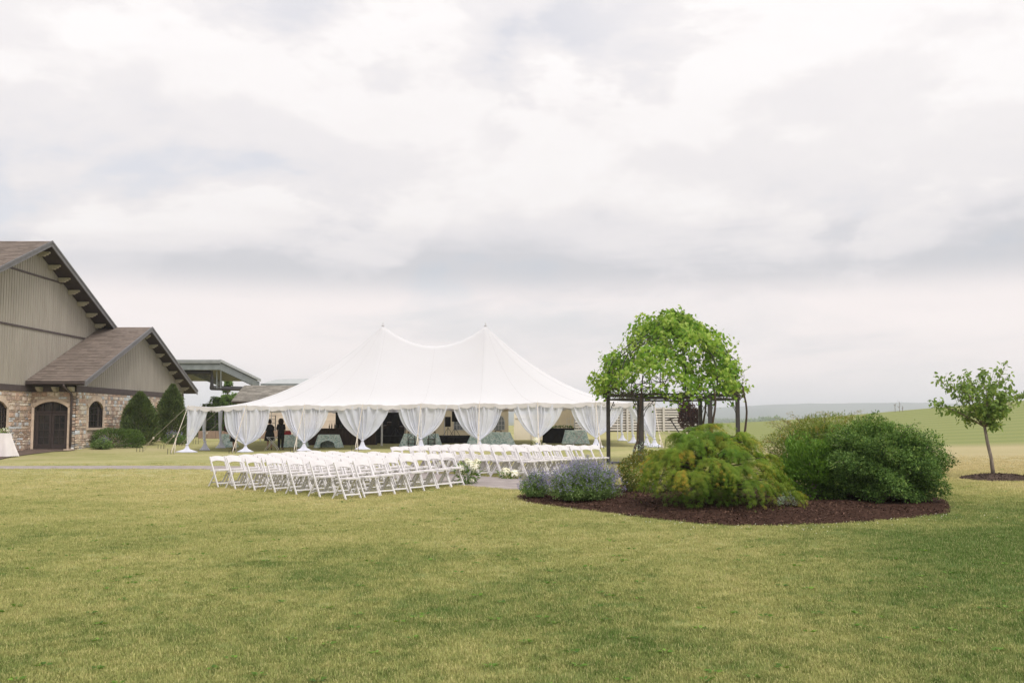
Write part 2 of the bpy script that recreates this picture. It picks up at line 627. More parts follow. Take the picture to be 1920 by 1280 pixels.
M = dict(
    turf=lawn_mat(), blade=blade_mat(),
    asphalt=mat('path_asphalt', (0.36, 0.315, 0.30), (0.28, 0.245, 0.235), 3, 0.9, 0.4, 60),
    patio=mat('patio_paving', (0.17, 0.125, 0.105), (0.12, 0.09, 0.075), 3, 0.85, 0.3, 50),
    mulch=mat('mulch', (0.075, 0.042, 0.031), (0.035, 0.02, 0.015), 28, 0.95, 1.0, 55, 0.03),
    chip=mat('bark_chip', (0.11, 0.065, 0.048), (0.045, 0.026, 0.02), 9, 0.9, spec=0.03, tintmix=0.7),
    oldmulch=mat('old_mulch', (0.13, 0.09, 0.07), (0.07, 0.05, 0.04), 20, 0.95, 1.0, 45),
    white_resin=mat('white_resin', (0.69, 0.668, 0.68), (0.64, 0.62, 0.63), 5, 0.4, spec=0.4),
    white_pad=mat('white_vinyl_pad', (0.67, 0.63, 0.635), (0.63, 0.595, 0.60), 9, 0.5),
    tentskin=cloth('tent_vinyl', (0.77, 0.768, 0.80), 0.27, 0, scale=0.35, col2=(0.755, 0.75, 0.78)),
    valance=cloth('valance_vinyl', (0.74, 0.715, 0.72), 0.15, scale=1.5),
    seam=mat('seam_tape', (0.60, 0.585, 0.60), rough=0.6),
    sheer=cloth('sheer_curtain', (0.88, 0.90, 0.99), 0.33, 0.16, scale=2.0),
    hem=cloth('white_hem', (0.79, 0.80, 0.90), 0.2, 0.0, scale=3.0),
    pole_white=mat('painted_pole', (0.72, 0.71, 0.72), rough=0.4),
    strap=mat('cream_strap', (0.58, 0.52, 0.44), (0.50, 0.445, 0.37), 20, 0.8),
    steel_dark=mat('dark_steel', (0.04, 0.04, 0.043), (0.03, 0.028, 0.028), 12, 0.5, spec=0.4),
    iron=mat('black_iron', (0.035, 0.033, 0.035), (0.055, 0.045, 0.042), 10, 0.55, 0.2, 60, 0.4),
    siding=mat('barn_siding', (0.385, 0.352, 0.305), (0.345, 0.315, 0.272), 1.5, 0.7, tintmix=0.035, stretch=(1, 1, .25)),
    trim=mat('brown_trim', (0.105, 0.085, 0.085), (0.085, 0.068, 0.066), 4, 0.6),
    rake=mat('rake_board', (0.19, 0.185, 0.195), (0.16, 0.155, 0.16), 3, 0.55),
    soffit=mat('soffit_brown', (0.06, 0.045, 0.042), (0.05, 0.038, 0.035), 4, 0.7),
    corbel=mat('corbel_timber', (0.46, 0.42, 0.32), (0.40, 0.36, 0.27), 8, 0.7),
    shingle=mat('brown_shingle', (0.215, 0.175, 0.150), (0.18, 0.148, 0.128), 5, 0.9, 0.3, 60, tintmix=0.14),
    shingle_grey=mat('grey_shingle', (0.27, 0.25, 0.22), (0.21, 0.195, 0.17), 5, 0.9, 0.3, 60, tintmix=0.3),
    mortar=mat('pale_mortar', (0.60, 0.50, 0.40), (0.52, 0.43, 0.34), 12, 0.95, 0.4, 50),
    dressed=mat('dressed_stone', (0.66, 0.53, 0.42), (0.58, 0.47, 0.37), 7, 0.9, 0.3, 40, tintmix=0.12),
    door=mat('brown_door_paint', (0.060, 0.047, 0.045), (0.05, 0.04, 0.038), 5, 0.45),
    glass=mat('dark_glass', (0.018, 0.018, 0.019), (0.03, 0.028, 0.026), 1.5, 0.06, spec=0.6),
    galv=mat('green_grey_metal', (0.23, 0.255, 0.255), (0.18, 0.20, 0.20), 2, 0.5, tintmix=0.12),
    galvroof=mat('pale_metal_roof', (0.42, 0.44, 0.44), (0.36, 0.38, 0.38), 2, 0.45),
    ceiling=mat('cream_ceiling', (0.42, 0.41, 0.36), (0.36, 0.35, 0.31), 2, 0.8),
    clap=mat('beige_clapboard', (0.62, 0.52, 0.43), (0.56, 0.47, 0.39), 2, 0.7, tintmix=0.08),
    sidewall=cloth('beige_sidewall', (0.70, 0.61, 0.46), 0.45, 0, scale=1.2),
    vinylclear=mat('clear_vinyl', (0.35, 0.38, 0.39), (0.28, 0.31, 0.32), 2, 0.1, spec=0.5),
    cream=mat('cream_panel', (0.78, 0.71, 0.58), (0.73, 0.67, 0.55), 2, 0.6),
    slat=mat('weathered_slat', (0.60, 0.56, 0.52), (0.52, 0.485, 0.45), 2, 0.85, stretch=(.4, 4, 8), tintmix=0.12),
    black=mat('black_cloth', (0.012, 0.012, 0.014), (0.02, 0.02, 0.022), 4, 0.85),
    wood_dark=mat('dark_wood', (0.065, 0.042, 0.032), (0.04, 0.027, 0.022), 8, 0.5, stretch=(1, 1, .2)),
    brownwall=mat('brown_block', (0.30, 0.215, 0.165), (0.25, 0.18, 0.14), 3, 0.9, 0.3, 30),
    bark=mat('grey_bark', (0.27, 0.225, 0.19), (0.17, 0.14, 0.12), 14, 0.9, 0.8, 40, stretch=(1, 1, .3)),
    vinebark=mat('vine_bark', (0.095, 0.07, 0.055), (0.055, 0.04, 0.032), 18, 0.9, 0.6, 40),
    linen=cloth('white_linen', (0.83, 0.79, 0.79), 0.1, scale=2.0),
    petal=leafmat('white_petal', [(0.72, 0.68, 0.60), (0.86, 0.84, 0.78), (0.90, 0.89, 0.86)], 0.25, vary=0.15, gain=1.0),
    skin=mat('skin', (0.50, 0.31, 0.23), (0.46, 0.28, 0.2), 8, 0.5),
    hair=mat('dark_hair', (0.022, 0.015, 0.012), (0.035, 0.022, 0.017), 30, 0.5),
    hair_red=mat('auburn_hair', (0.075, 0.025, 0.017), (0.05, 0.018, 0.013), 30, 0.5),
    redbox=mat('red_plastic', (0.42, 0.04, 0.05), rough=0.4),
    green_glass=mat('green_bottle', (0.03, 0.05, 0.025), rough=0.1, spec=0.6),
    chrome=mat('bare_metal', (0.55, 0.55, 0.55), rough=0.35, metal=0.8),
    grey_top=mat('grey_stone_top', (0.13, 0.135, 0.145), (0.10, 0.10, 0.11), 10, 0.7),
)


def floral():
    m = bpy.data.materials.new('sage_floral_cloth')
    m.use_nodes = True
    nt = m.node_tree
    b = nt.nodes['Principled BSDF']
    b.inputs['Roughness'].default_value = 0.85
    tc = nd(nt, 'ShaderNodeTexCoord')
    n1 = maprange(nt, noise(nt, tc.outputs['Object'], 6.5, 3, 0.5, 1.2), 0.46, 0.54)
    n2 = maprange(nt, noise(nt, tc.outputs['Object'], 15, 2, 0.5, 0.6), 0.5, 0.58)
    c = mixc(nt, n1, (0.80, 0.93, 0.91), (0.40, 0.58, 0.57))
    c = mixc(nt, math_(nt, 'MULTIPLY', n2, 0.7), c, (0.74, 0.78, 0.75))
    nt.links.new(c, b.inputs['Base Color'])
    return m


M['floral'] = floral()


def stonemat():
    m = bpy.data.materials.new('field_stone')
    m.use_nodes = True
    nt = m.node_tree
    b = nt.nodes['Principled BSDF']
    b.inputs['Roughness'].default_value = 0.9
    at_ = nd(nt, 'ShaderNodeAttribute', attribute_name='tint')
    rp = nd(nt, 'ShaderNodeValToRGB')
    rp.color_ramp.interpolation = 'CONSTANT'
    e = rp.color_ramp.elements
    cols = [(0.36, 0.235, 0.15), (0.44, 0.31, 0.20), (0.27, 0.175, 0.115), (0.48, 0.37, 0.26), (0.33, 0.225, 0.155), (0.40, 0.35, 0.29),
            (0.41, 0.25, 0.155), (0.24, 0.20, 0.165), (0.46, 0.335, 0.225), (0.34, 0.205, 0.13), (0.43, 0.385, 0.325), (0.29, 0.20, 0.14)]
    cols = [tuple(x * k_ for x, k_ in zip(c, (1.48, 1.72, 2.1))) for c in cols]
    e[0].color = (*cols[0], 1)
    e[1].position, e[1].color = 1 - 1 / len(cols), (*cols[-1], 1)
    for i, c in enumerate(cols[1:-1], 1):
        k = e.new(i / len(cols))
        k.color = (*c, 1)
    nt.links.new(at_.outputs['Fac'], rp.inputs[0])
    geo = nd(nt, 'ShaderNodeNewGeometry')
    k = maprange(nt, noise(nt, geo.outputs['Position'], 9, 5), 0.3, 0.7, 0.75, 1.25)
    nt.links.new(mixc(nt, 1.0, rp.outputs[0], _grey(nt, k), 'MULTIPLY'), b.inputs['Base Color'])
    bp = nd(nt, 'ShaderNodeBump', i_Strength=0.6, i_Distance=0.03)
    nt.links.new(noise(nt, geo.outputs['Position'], 30, 5), bp.inputs['Height'])
    nt.links.new(bp.outputs[0], b.inputs['Normal'])
    return m


M['stone'] = stonemat()

# ------------------------------------------------------------------ foliage helpers
def unit(a):
    return a / np.maximum(np.linalg.norm(a, axis=-1, keepdims=True), 1e-9)


def rdir(n):
    return unit(rng.normal(size=(n, 3)))


TPL = {
    'oval': ([(0, 0, 0), (.35, .30, .06), (1, 0, -.06), (.35, -.30, .06)], [(0, 1, 2, 3)]),
    'lance': ([(0, 0, 0), (.4, .13, .03), (1, 0, -.08), (.4, -.13, .03)], [(0, 1, 2, 3)]),
    'needle': ([(0, .035, 0), (1, .012, -.04), (1, -.012, -.04), (0, -.035, 0)], [(0, 1, 2, 3)]),
    'bent': ([(0, 0, 0), (.30, .24, .05), (.75, .20, -.03), (1, 0, -.16), (.75, -.20, -.03), (.30, -.24, .05), (.5, 0, -.05)],
             [(0, 6, 1), (1, 6, 2), (2, 6, 3), (3, 6, 4), (4, 6, 5), (5, 6, 0)]),
}


def _vine_tpl():
    pts = [(0.0, 0, 0)]
    rad = [.18, .50, .36, .62, .42, .80, .42, .62, .36, .50, .18]
    ang = [-168, -130, -100, -68, -36, 0, 36, 68, 100, 130, 168]
    pts[0] = (.30, 0, .05)
    for r, a in zip(rad, ang):
        pts.append((.30 + r * math.cos(R(a)) * .85, r * math.sin(R(a)) * .85, -.10 * r * r))
    fs = [(0, i, i + 1) for i in range(1, 11)] + [(0, 11, 1)]
    return pts, fs


def _palm_tpl(n=5, spread=50, w=.032):
    pts, fs = [], []
    for i in range(n):
        a = R(-spread + 2 * spread * i / (n - 1))
        ln = 1 - .35 * abs(2 * i / (n - 1) - 1)
        dx, dy = math.cos(a), math.sin(a)
        k = len(pts)
        pts += [(0, 0, 0), (ln * .45 * dx - w * dy, ln * .45 * dy + w * dx, .02), (ln * dx, ln * dy, -.22 * ln),
                (ln * .45 * dx + w * dy, ln * .45 * dy - w * dx, .02)]
        fs.append((k, k + 1, k + 2, k + 3))
    return pts, fs


TPL['vine'] = _vine_tpl()
TPL['palm'] = _palm_tpl()


def leaves(name, P, A, N, size, tint, tpl, m, parent=None):
    tv, tf = TPL[tpl]
    tv, tf = np.array(tv, float), np.array(tf)
    A = unit(A)
    B = unit(np.cross(N, A))
    Nn = np.cross(A, B)
    size = np.broadcast_to(np.asarray(size, float), (len(P),))
    V = P[:, None, :] + size[:, None, None] * (tv[None, :, 0:1] * A[:, None, :] + tv[None, :, 1:2] * B[:, None, :] + tv[None, :, 2:3] * Nn[:, None, :])
    F = tf[None, :, :] + (np.arange(len(P)) * len(tv))[:, None, None]
    T = np.repeat(np.clip(tint, 0, 1), len(tv))
    return arrays_mesh(name, V.reshape(-1, 3), F.reshape(-1, tf.shape[1]), T, m, parent)


def lumps(D, k=9, amp=0.12, freq=3.0, seed=0):
    r = np.random.default_rng(seed)
    o = np.zeros(len(D))
    for _ in range(k):
        w = r.normal(size=3) * freq
        o += np.sin(D @ w + r.uniform(0, 6.28))
    return 1 + amp * o / math.sqrt(k) * 1.4


def mound(n, c, rad, seed=0, amp=.12, freq=3.2, shell=.35, low=-.2):
    """points through the outer shell of a lumpy mound; returns points and outward directions"""
    D = rdir(int(n * 1.9))
    D = D[D[:, 2] > low][:n]
    rr = lumps(D, 10, amp, freq, seed) * (1 - shell * rng.random(len(D)) ** 1.7)
    O = D * np.array(rad)
    P = np.array(c) + O * rr[:, None]
    return P, unit(D / np.array(rad))


def branches(mb, base, tips, r0=.03, n=5, sag=.0, wob=.06):
    base = Vector(base)
    for t in tips:
        t = Vector([float(x) for x in t])
        pts = []
        for i in range(n + 1):
            s = i / n
            p = base.lerp(t, s)
            p.z += sag * math.sin(math.pi * s)
            if 0 < i < n:
                p += Vector((random.uniform(-wob, wob), random.uniform(-wob, wob), random.uniform(-wob, wob)))
            pts.append(p)
        mb.tube(pts, [r0 * (1 - .8 * i / n) for i in range(n + 1)], 5)


LM = dict(
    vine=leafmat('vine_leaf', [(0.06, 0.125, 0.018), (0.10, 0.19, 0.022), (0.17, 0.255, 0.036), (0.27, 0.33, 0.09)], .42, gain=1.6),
    maple=leafmat('cutleaf_maple', [(0.055, 0.115, 0.012), (0.095, 0.165, 0.018), (0.17, 0.21, 0.028), (0.34, 0.215, 0.035)], .38, gain=1.5),
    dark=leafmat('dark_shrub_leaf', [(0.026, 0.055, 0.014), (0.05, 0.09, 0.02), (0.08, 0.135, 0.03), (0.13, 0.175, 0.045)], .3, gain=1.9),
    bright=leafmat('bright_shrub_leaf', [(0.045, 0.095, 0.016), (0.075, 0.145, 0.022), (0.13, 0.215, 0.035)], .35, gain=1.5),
    yellow=leafmat('yellowing_shrub_leaf', [(0.07, 0.12, 0.02), (0.125, 0.17, 0.03), (0.20, 0.21, 0.04), (0.33, 0.18, 0.05)], .35),
    box=leafmat('boxwood_leaf', [(0.045, 0.075, 0.016), (0.08, 0.11, 0.02), (0.15, 0.15, 0.03), (0.27, 0.15, 0.04)], .25),
    catmint=leafmat('catmint_leaf', [(0.075, 0.13, 0.04), (0.12, 0.185, 0.055), (0.18, 0.24, 0.10)], .3),
    flower=leafmat('catmint_flower', [(0.16, 0.145, 0.29), (0.22, 0.20, 0.37), (0.30, 0.28, 0.45)], .3),
    silver=leafmat('silver_leaf', [(0.25, 0.32, 0.26), (0.36, 0.43, 0.36)], .2),
    conifer=leafmat('conifer_needle', [(0.030, 0.050, 0.017), (0.055, 0.078, 0.024), (0.10, 0.115, 0.035)], .15, gain=1.9),
    mugo=leafmat('mugo_needle', [(0.04, 0.075, 0.018), (0.065, 0.11, 0.025), (0.10, 0.15, 0.035)], .15),
    plum=leafmat('plum_leaf', [(0.03, 0.016, 0.016), (0.055, 0.026, 0.024), (0.09, 0.04, 0.035)], .2),
    tree=leafmat('tree_leaf', [(0.05, 0.085, 0.024), (0.09, 0.135, 0.036), (0.17, 0.215, 0.06)], .4, gain=2.1),
    wood=leafmat('far_tree_leaf', [(0.04, 0.075, 0.02), (0.07, 0.115, 0.028), (0.12, 0.17, 0.045)], .3, gain=2.0),
    greenery=leafmat('bouquet_leaf', [(0.04, 0.085, 0.02), (0.08, 0.15, 0.03), (0.14, 0.21, 0.05)], .3),
)

# ------------------------------------------------------------------ the ground
na, nr = 264, 190
ang = np.linspace(0, 2 * np.pi, na, endpoint=False)
rads = 1.2 * (6500 / 1.2) ** (np.arange(nr) / (nr - 1))
gx, gy = np.sin(ang)[None, :] * rads[:, None], np.cos(ang)[None, :] * rads[:, None]
gzv = gz(gx, gy)
V = np.stack([gx, gy, gzv], -1).reshape(-1, 3)
idx = np.arange(nr * na).reshape(nr, na)
Fq = np.stack([idx[:-1], np.roll(idx, -1, 1)[:-1], np.roll(idx, -1, 1)[1:], idx[1:]], -1).reshape(-1, 4)
lawn = struct(arrays_mesh('lawn', V, Fq, None, M['turf'], None, True))
cap = MB()
cap.add(V[:na], [tuple(range(na - 1, -1, -1))])
cap.build('turf_underfoot', M['turf'], lawn)

# asphalt walk that runs in front of the tent and bends towards the flower bed
way = [gp(x, y) for x, y in ((-260, 877), (0, 876), (200, 875.7), (400, 876.3), (560, 880), (700, 886.5), (800, 893), (880, 900.5), (975, 907), (1040, 912))]
way = [np.array(p[:2]) for p in way]


def smooth_line(pts, k=8):
    out = []
    for i in range(len(pts) - 1):
        p0, p1, p2, p3 = pts[max(i - 1, 0)], pts[i], pts[i + 1], pts[min(i + 2, len(pts) - 1)]
        for j in range(k):
            t = j / k
            out.append(.5 * ((2 * p1) + (p2 - p0) * t + (2 * p0 - 5 * p1 + 4 * p2 - p3) * t * t + (3 * p1 - p0 - 3 * p2 + p3) * t ** 3))
    return np.array(out + [pts[-1]])


way = smooth_line(way)
tang = unit(np.gradient(way, axis=0))
nrm = np.stack([-tang[:, 1], tang[:, 0]], 1)
WAY_W = np.linspace(1.0, 1.15, len(way))
cols = np.linspace(-1, 1, 7)
Pw = way[:, None, :] + nrm[:, None, :] * cols[None, :, None] * WAY_W[:, None, None] * (1 + .03 * rng.normal(size=(len(way), 1, 1)))
Pz = gz(Pw[..., 0], Pw[..., 1]) + 0.022 - .018 * np.abs(cols)[None, :] ** 6
struct(MB().sheet(np.concatenate([Pw, Pz[..., None]], -1)).build('path', M['asphalt'], None, True))

# brown paved terrace before the barn door
edge = [gp(px, py)[:2] for px, py in ((-60, 872), (-20, 865.5), (20, 857.5), (60, 851.5), (100, 847.2), (140, 844.8))]
back = [np.array((-25.69, 46.0)), np.array((-25.69, 49.0)), np.array((-25.69, 51)), np.array((-25.69, 53.29)), np.array((-24.4, 53.29)), np.array((-23.4, 53.29))]
rows = np.array([[b * (1 - t) + e_ * t for t in np.linspace(0, 1, 8)] for b, e_ in zip(back, edge)])
struct(MB().sheet(np.concatenate([rows, (gz(rows[..., 0], rows[..., 1]) + .03)[..., None]], -1)).build('patio', M['patio']))

# mulched flower bed
bed = [gp(px, py)[:2] for px, py in ((973, 934), (985, 941), (1040, 950), (1100, 957), (1200, 970), (1300, 981), (1370, 985.5), (1450, 986), (1550, 983),
                                     (1650, 977), (1740, 968), (1778, 962))]
bed += [np.array(p) for p in ((7.75, 17.8), (8.3, 19.5), (8.0, 21.5), (6.5, 23), (4.5, 23.6), (2.4, 23.2), (.9, 22.2), (.15, 21.0))]
bed = smooth_line(bed + [bed[0]], 5)[:-1]
bc = bed.mean(0)
ss = np.linspace(0, 1, 12)
Pb = bc + (bed[None] - bc) * ss[:, None, None]
zb = gz(Pb[..., 0], Pb[..., 1]) + .010 + .09 * (1 - ss[:, None] ** 2.2) + .012 * rng.normal(size=Pb.shape[:2]) * (ss[:, None] < .99)
bedo = struct(MB().sheet(np.concatenate([Pb, zb[..., None]], -1), None, True).build('mulch_bed', M['mulch'], None, True))
n = 16000
ti, si = rng.integers(0, len(bed), n), np.sqrt(rng.random(n))
q = bc + (bed[ti] * 1.0 - bc) * si[:, None] * (1 + .006 * rng.normal(size=(n, 1))) + .05 * rng.normal(size=(n, 2))
qz = gz(q[:, 0], q[:, 1]) + .018 + .09 * (1 - np.minimum(si, 1) ** 2.2)
Aq = rdir(n) * np.array((1, 1, .35))
chips = leaves('bark_chip', np.column_stack([q, qz]), Aq, rdir(n) * .5 + np.array((0, 0, 1)), rng.uniform(.02, .055, n), rng.random(n), 'oval', M['chip'], bedo)
chips['kind'] = 'stuff'

# mulch ring round the young tree
tr = gp(1863, 898)
ring = []
for s in np.linspace(0, 1, 8):
    row = []
    for a in np.linspace(0, 2 * np.pi, 40, endpoint=False):
        rr = s * (1 + .06 * math.sin(3 * a + 1) + .03 * math.sin(7 * a))
        x, y = tr[0] + .12 + .82 * rr * math.cos(a), tr[1] + .95 * rr * math.sin(a)
        row.append((x, y, gz(x, y) + .012 + .11 * (1 - s ** 2.2) + random.uniform(-.008, .008)))
    ring.append(row)
ringo = struct(MB().sheet(np.array(ring), None, True).build('mulch_ring', M['oldmulch'], None, True))
n = 2600
a_, r_ = rng.uniform(0, 2 * np.pi, n), np.sqrt(rng.random(n))
q = np.column_stack([tr[0] + .12 + .85 * r_ * np.cos(a_), tr[1] + .98 * r_ * np.sin(a_)])
k = leaves('bark_chip', np.column_stack([q, gz(q[:, 0], q[:, 1]) + .02 + .11 * (1 - r_ ** 2.2)]), rdir(n) * np.array((1, 1, .35)), rdir(n) * .5 + np.array((0, 0, 1)),
           rng.uniform(.02, .06, n), rng.random(n), 'oval', M['oldmulch'], ringo)
k['kind'] = 'stuff'


# ------------------------------------------------------------------ grass
def inside(poly, x, y):
    c = np.zeros(len(x), bool)
    n_ = len(poly)
    for i in range(n_):
        x1, y1 = poly[i]
        x2, y2 = poly[(i + 1) % n_]
        hit = ((y1 > y) != (y2 > y)) & (x < (x2 - x1) * (y - y1) / ((y2 - y1) if y2 != y1 else 1e-9) + x1)
        c ^= hit
    return c


def clump(i, nb, rad, h):
    r = np.random.default_rng(100 + i)
    V, F, T = [], [], []
    for b in range(nb):
        a, q_ = r.uniform(0, 6.28), rad * math.sqrt(r.random())
        x, y = q_ * math.cos(a), q_ * math.sin(a)
        la, ln = r.uniform(0, 6.28), h * r.uniform(.5, 1.25)
        lean = ln * r.uniform(.15, .95)
        dx, dy = math.cos(la), math.sin(la)
        w = r.uniform(.0015, .0028)
        wx, wy = -dy * w, dx * w
        k_ = len(V)
        V += [(x - wx, y - wy, -.01), (x + wx, y + wy, -.01), (x + dx * lean * .4 + wx * .8, y + dy * lean * .4 + wy * .8, ln * .62),
              (x + dx * lean * .4 - wx * .8, y + dy * lean * .4 - wy * .8, ln * .62), (x + dx * lean, y + dy * lean, ln * .92)]
        F += [(k_, k_ + 1, k_ + 2, k_ + 3), (k_ + 3, k_ + 2, k_ + 4)]
        T += [r.random()] * 5
    me = bpy.data.meshes.new('grass_clump')
    me.from_pydata(V, [], F)
    me.attributes.new('tint', 'FLOAT', 'POINT').data.foreach_set('value', np.array(T, np.float32))
    me.materials.append(M['blade'])
    return bpy.data.objects.new('grass_clump', me)


def grass(count=100000, d0=4.6, d1=40.0):
    coll = bpy.data.collections.new('grass_clumps')
    for i in range(6):
        coll.objects.link(clump(i, 30, .085, .022 + .003 * (i % 3)))
    u = rng.random(count)
    d = (d0 ** .75 + u * (d1 ** .75 - d0 ** .75)) ** (1 / .75)
    x = rng.uniform(-1, 1, count) * (d * .56 + .8)
    keep = ~inside(bed, x, d)
    keep &= rng.random(count) < np.clip((40 - d) / 16, 0, 1)
    dist = np.min(np.hypot(x[:, None] - way[None, ::2, 0], d[:, None] - way[None, ::2, 1]), 1)
    keep &= dist > 1.12
    keep &= (np.hypot((x - tr[0] - .12) / .84, (d - tr[1]) / .97) > 1)
    x, d = x[keep], d[keep]
    me = bpy.data.meshes.new('grass')
    me.vertices.add(len(x))
    me.vertices.foreach_set('co', np.column_stack([x, d, gz(x, d)]).astype(np.float32).ravel())
    me.attributes.new('gs', 'FLOAT', 'POINT').data.foreach_set('value', (rng.uniform(.75, 1.3, len(x)) * (1 + .012 * d)).astype(np.float32))
    ob = bpy.data.objects.new('grass', me)
    C.objects.link(ob)
    ob['kind'] = 'stuff'
    tag(ob, 'short dry mown grass covering the foreground lawn', 'grass')
    g = bpy.data.node_groups.new('grass_on_points', 'GeometryNodeTree')
    g.interface.new_socket('Geometry', in_out='INPUT', socket_type='NodeSocketGeometry')
    g.interface.new_socket('Geometry', in_out='OUTPUT', socket_type='NodeSocketGeometry')
    gi, go = g.nodes.new('NodeGroupInput'), g.nodes.new('NodeGroupOutput')
    ci = g.nodes.new('GeometryNodeCollectionInfo')
    ci.inputs['Collection'].default_value = coll
    ci.inputs['Separate Children'].default_value = True
    ci.inputs['Reset Children'].default_value = True
    ip = g.nodes.new('GeometryNodeInstanceOnPoints')
    ip.inputs['Pick Instance'].default_value = True
    rv = g.nodes.new('FunctionNodeRandomValue')
    rv.data_type = 'FLOAT_VECTOR'
    rv.inputs[0].default_value = (-.08, -.08, 0)
    rv.inputs[1].default_value = (.08, .08, 6.283)
    na_ = g.nodes.new('GeometryNodeInputNamedAttribute')
    na_.data_type = 'FLOAT'
    na_.inputs['Name'].default_value = 'gs'
    L = g.links
    L.new(gi.outputs[0], ip.inputs['Points'])
    L.new(ci.outputs[0], ip.inputs['Instance'])
    L.new(rv.outputs[0], ip.inputs['Rotation'])
    L.new(na_.outputs[0], ip.inputs['Scale'])
    L.new(ip.outputs[0], go.inputs[0])
    md = ob.modifiers.new('blades', 'NODES')
    md.node_group = g


grass()


def lawn_weeds():
    """flat rosettes and clover heads scattered in the turf"""
    n = 420
    d = 5.0 + 26 * rng.random(n) ** 1.3
    x = rng.uniform(-1, 1, n) * (d * .56)
    k = ~inside(bed, x, d) & (np.min(np.hypot(x[:, None] - way[None, ::2, 0], d[:, None] - way[None, ::2, 1]), 1) > 1.2)
    x, d = x[k], d[k]
    m = 9
    a = rng.uniform(0, 6.283, (len(x), m))
    P = np.stack([np.repeat(x[:, None], m, 1) + .02 * np.cos(a), np.repeat(d[:, None], m, 1) + .02 * np.sin(a), np.repeat(gz(x, d)[:, None] + .022, m, 1)], -1).reshape(-1, 3)
    A = np.stack([np.cos(a), np.sin(a), np.full_like(a, .25)], -1).reshape(-1, 3)
    o = leaves('lawn_weeds', P, A, np.array((0, 0, 1.0)) + .3 * rng.normal(size=P.shape), rng.uniform(.025, .06, len(P)), rng.random(len(P)), 'oval', LM['bright'])
    o['kind'] = 'stuff'
    tag(o, 'small green weed rosettes scattered through the lawn', 'weeds')
    n = 130
    e = bed[rng.integers(0, 55, n)] + rng.normal(size=(n, 2)) * .35 - np.array((0, .35))
    P = np.column_stack([e, gz(e[:, 0], e[:, 1]) + .035])
    k = ~inside(bed, e[:, 0], e[:, 1])
    P = np.repeat(P[k], 5, 0)
    o = leaves('clover_heads', P, rdir(len(P)), rdir(len(P)), rng.uniform(.010, .017, len(P)), rng.random(len(P)), 'oval', M['petal'])
    o['kind'] = 'stuff'
    tag(o, 'tiny white clover heads along the edge of the mulch bed', 'clover')


lawn_weeds()

# ------------------------------------------------------------------ hills beyond the valley, woods at their foot
prof = [(-3000, 30), (-600, 24), (200, 26), (700, 18), (1000, 17), (1200, 19), (1334, 23.5), (1390, 25), (1431, 25.2), (1466, 30.5), (1529, 34), (1581, 33), (1651, 31),
        (1752, 33), (1900, 29), (2100, 33), (2600, 25), (4500, 20)]
DH = 4600.0
hx = np.linspace(-3000, 4500, 260)
hh = np.interp(hx, [p[0] for p in prof], [p[1] for p in prof])
hh = np.convolve(np.pad(hh, 4, 'edge'), np.ones(9) / 9, 'valid') + .5 * np.sin(hx * .031) + .35 * np.sin(hx * .083 + 1) + .3 * rng.normal(size=len(hx))
rowsH = []
for k, (dk, fk) in enumerate(((2700, -.06), (3100, .05), (3500, .25), (3900, .52), (4250, .8), (DH, 1.0), (5000, .9), (5600, .3), (6000, -.2))):
    wob = rng.normal(size=len(hx)) * .02
    X = (hx - 960) / FPX * dk
    Z = EYE + (hh * (fk + wob)) / FPX * DH if fk > 0 else np.full(len(hx), -14.0)
    rowsH.append(np.stack([X, np.full(len(hx), dk), Z], -1))
hillmat = mat('wooded_hill', (0.05, 0.085, 0.05), (0.09, 0.12, 0.07), 0.004, 0.95, detail=8)
struct(MB().sheet(np.array(rowsH)).build('hill', hillmat, None, True))


def wood_row(name, label, x0, x1, ytop, d, count, m, seed, size=1.6):
    """a far wood: many crowns standing close together"""
    P, N_, T = [], [], []
    r = np.random.default_rng(seed)
    for i in range(count):
        px = x0 + (x1 - x0) * (i + r.uniform(-.4, .4)) / max(count - 1, 1)
        dd = d * r.uniform(.95, 1.1)
        top = at(px, np.interp(px, [p[0] for p in ytop], [p[1] for p in ytop]) + r.uniform(0, 3), dd)
        g = gz(top[0], top[1])
        hgt = max(top[2] - g, 3)
        rad = hgt * r.uniform(.35, .55)
        p, nn = mound(260, (top[0], top[1], g + hgt * .45), (rad, rad, hgt * .55), seed + i, .2, 3, .4, -1)
        P.append(p)
        N_.append(nn)
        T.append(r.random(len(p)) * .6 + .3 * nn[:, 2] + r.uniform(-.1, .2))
    P, N_, T = map(np.concatenate, (P, N_, T))
    o = leaves(name, P, rdir(len(P)), N_ + .6 * rdir(len(P)), size * rng.uniform(.6, 1.3, len(P)), T, 'oval', m)
    o['kind'] = 'stuff'
    return tag(o, label, 'woods')


wood_row('far_woods', 'bluish tree line below the far hill, beside the vine pergola', 1372, 1478, [(1372, 793), (1420, 788), (1445, 783), (1465, 785), (1478, 792)], 1400, 36, LM['wood'], 50, 5.5)
wood_row('valley_woods', 'faint strip of woods low in the valley between pergola posts', 1300, 1425, [(1300, 792), (1350, 789), (1425, 790)], 2100, 40, LM['wood'], 90, 8.5)

# ------------------------------------------------------------------ the air
hz = MB().box((0, 0, 42), (13600, 13600, 122))
hm = bpy.data.materials.new('haze')
hm.use_nodes = True
hm.node_tree.nodes.clear()
pv = nd(hm.node_tree, 'ShaderNodeVolumePrincipled')
pv.inputs['Color'].default_value = (0.86, 0.88, 0.97, 1)
pv.inputs['Density'].default_value = 0.00029
pv.inputs['Anisotropy'].default_value = 0.0
ho = nd(hm.node_tree, 'ShaderNodeOutputMaterial')
hm.node_tree.links.new(pv.outputs[0], ho.inputs['Volume'])
hzo = hz.build('haze', hm)
hzo['kind'] = 'stuff'
tag(hzo, 'thin pale haze lying over the valley and hills', 'haze')


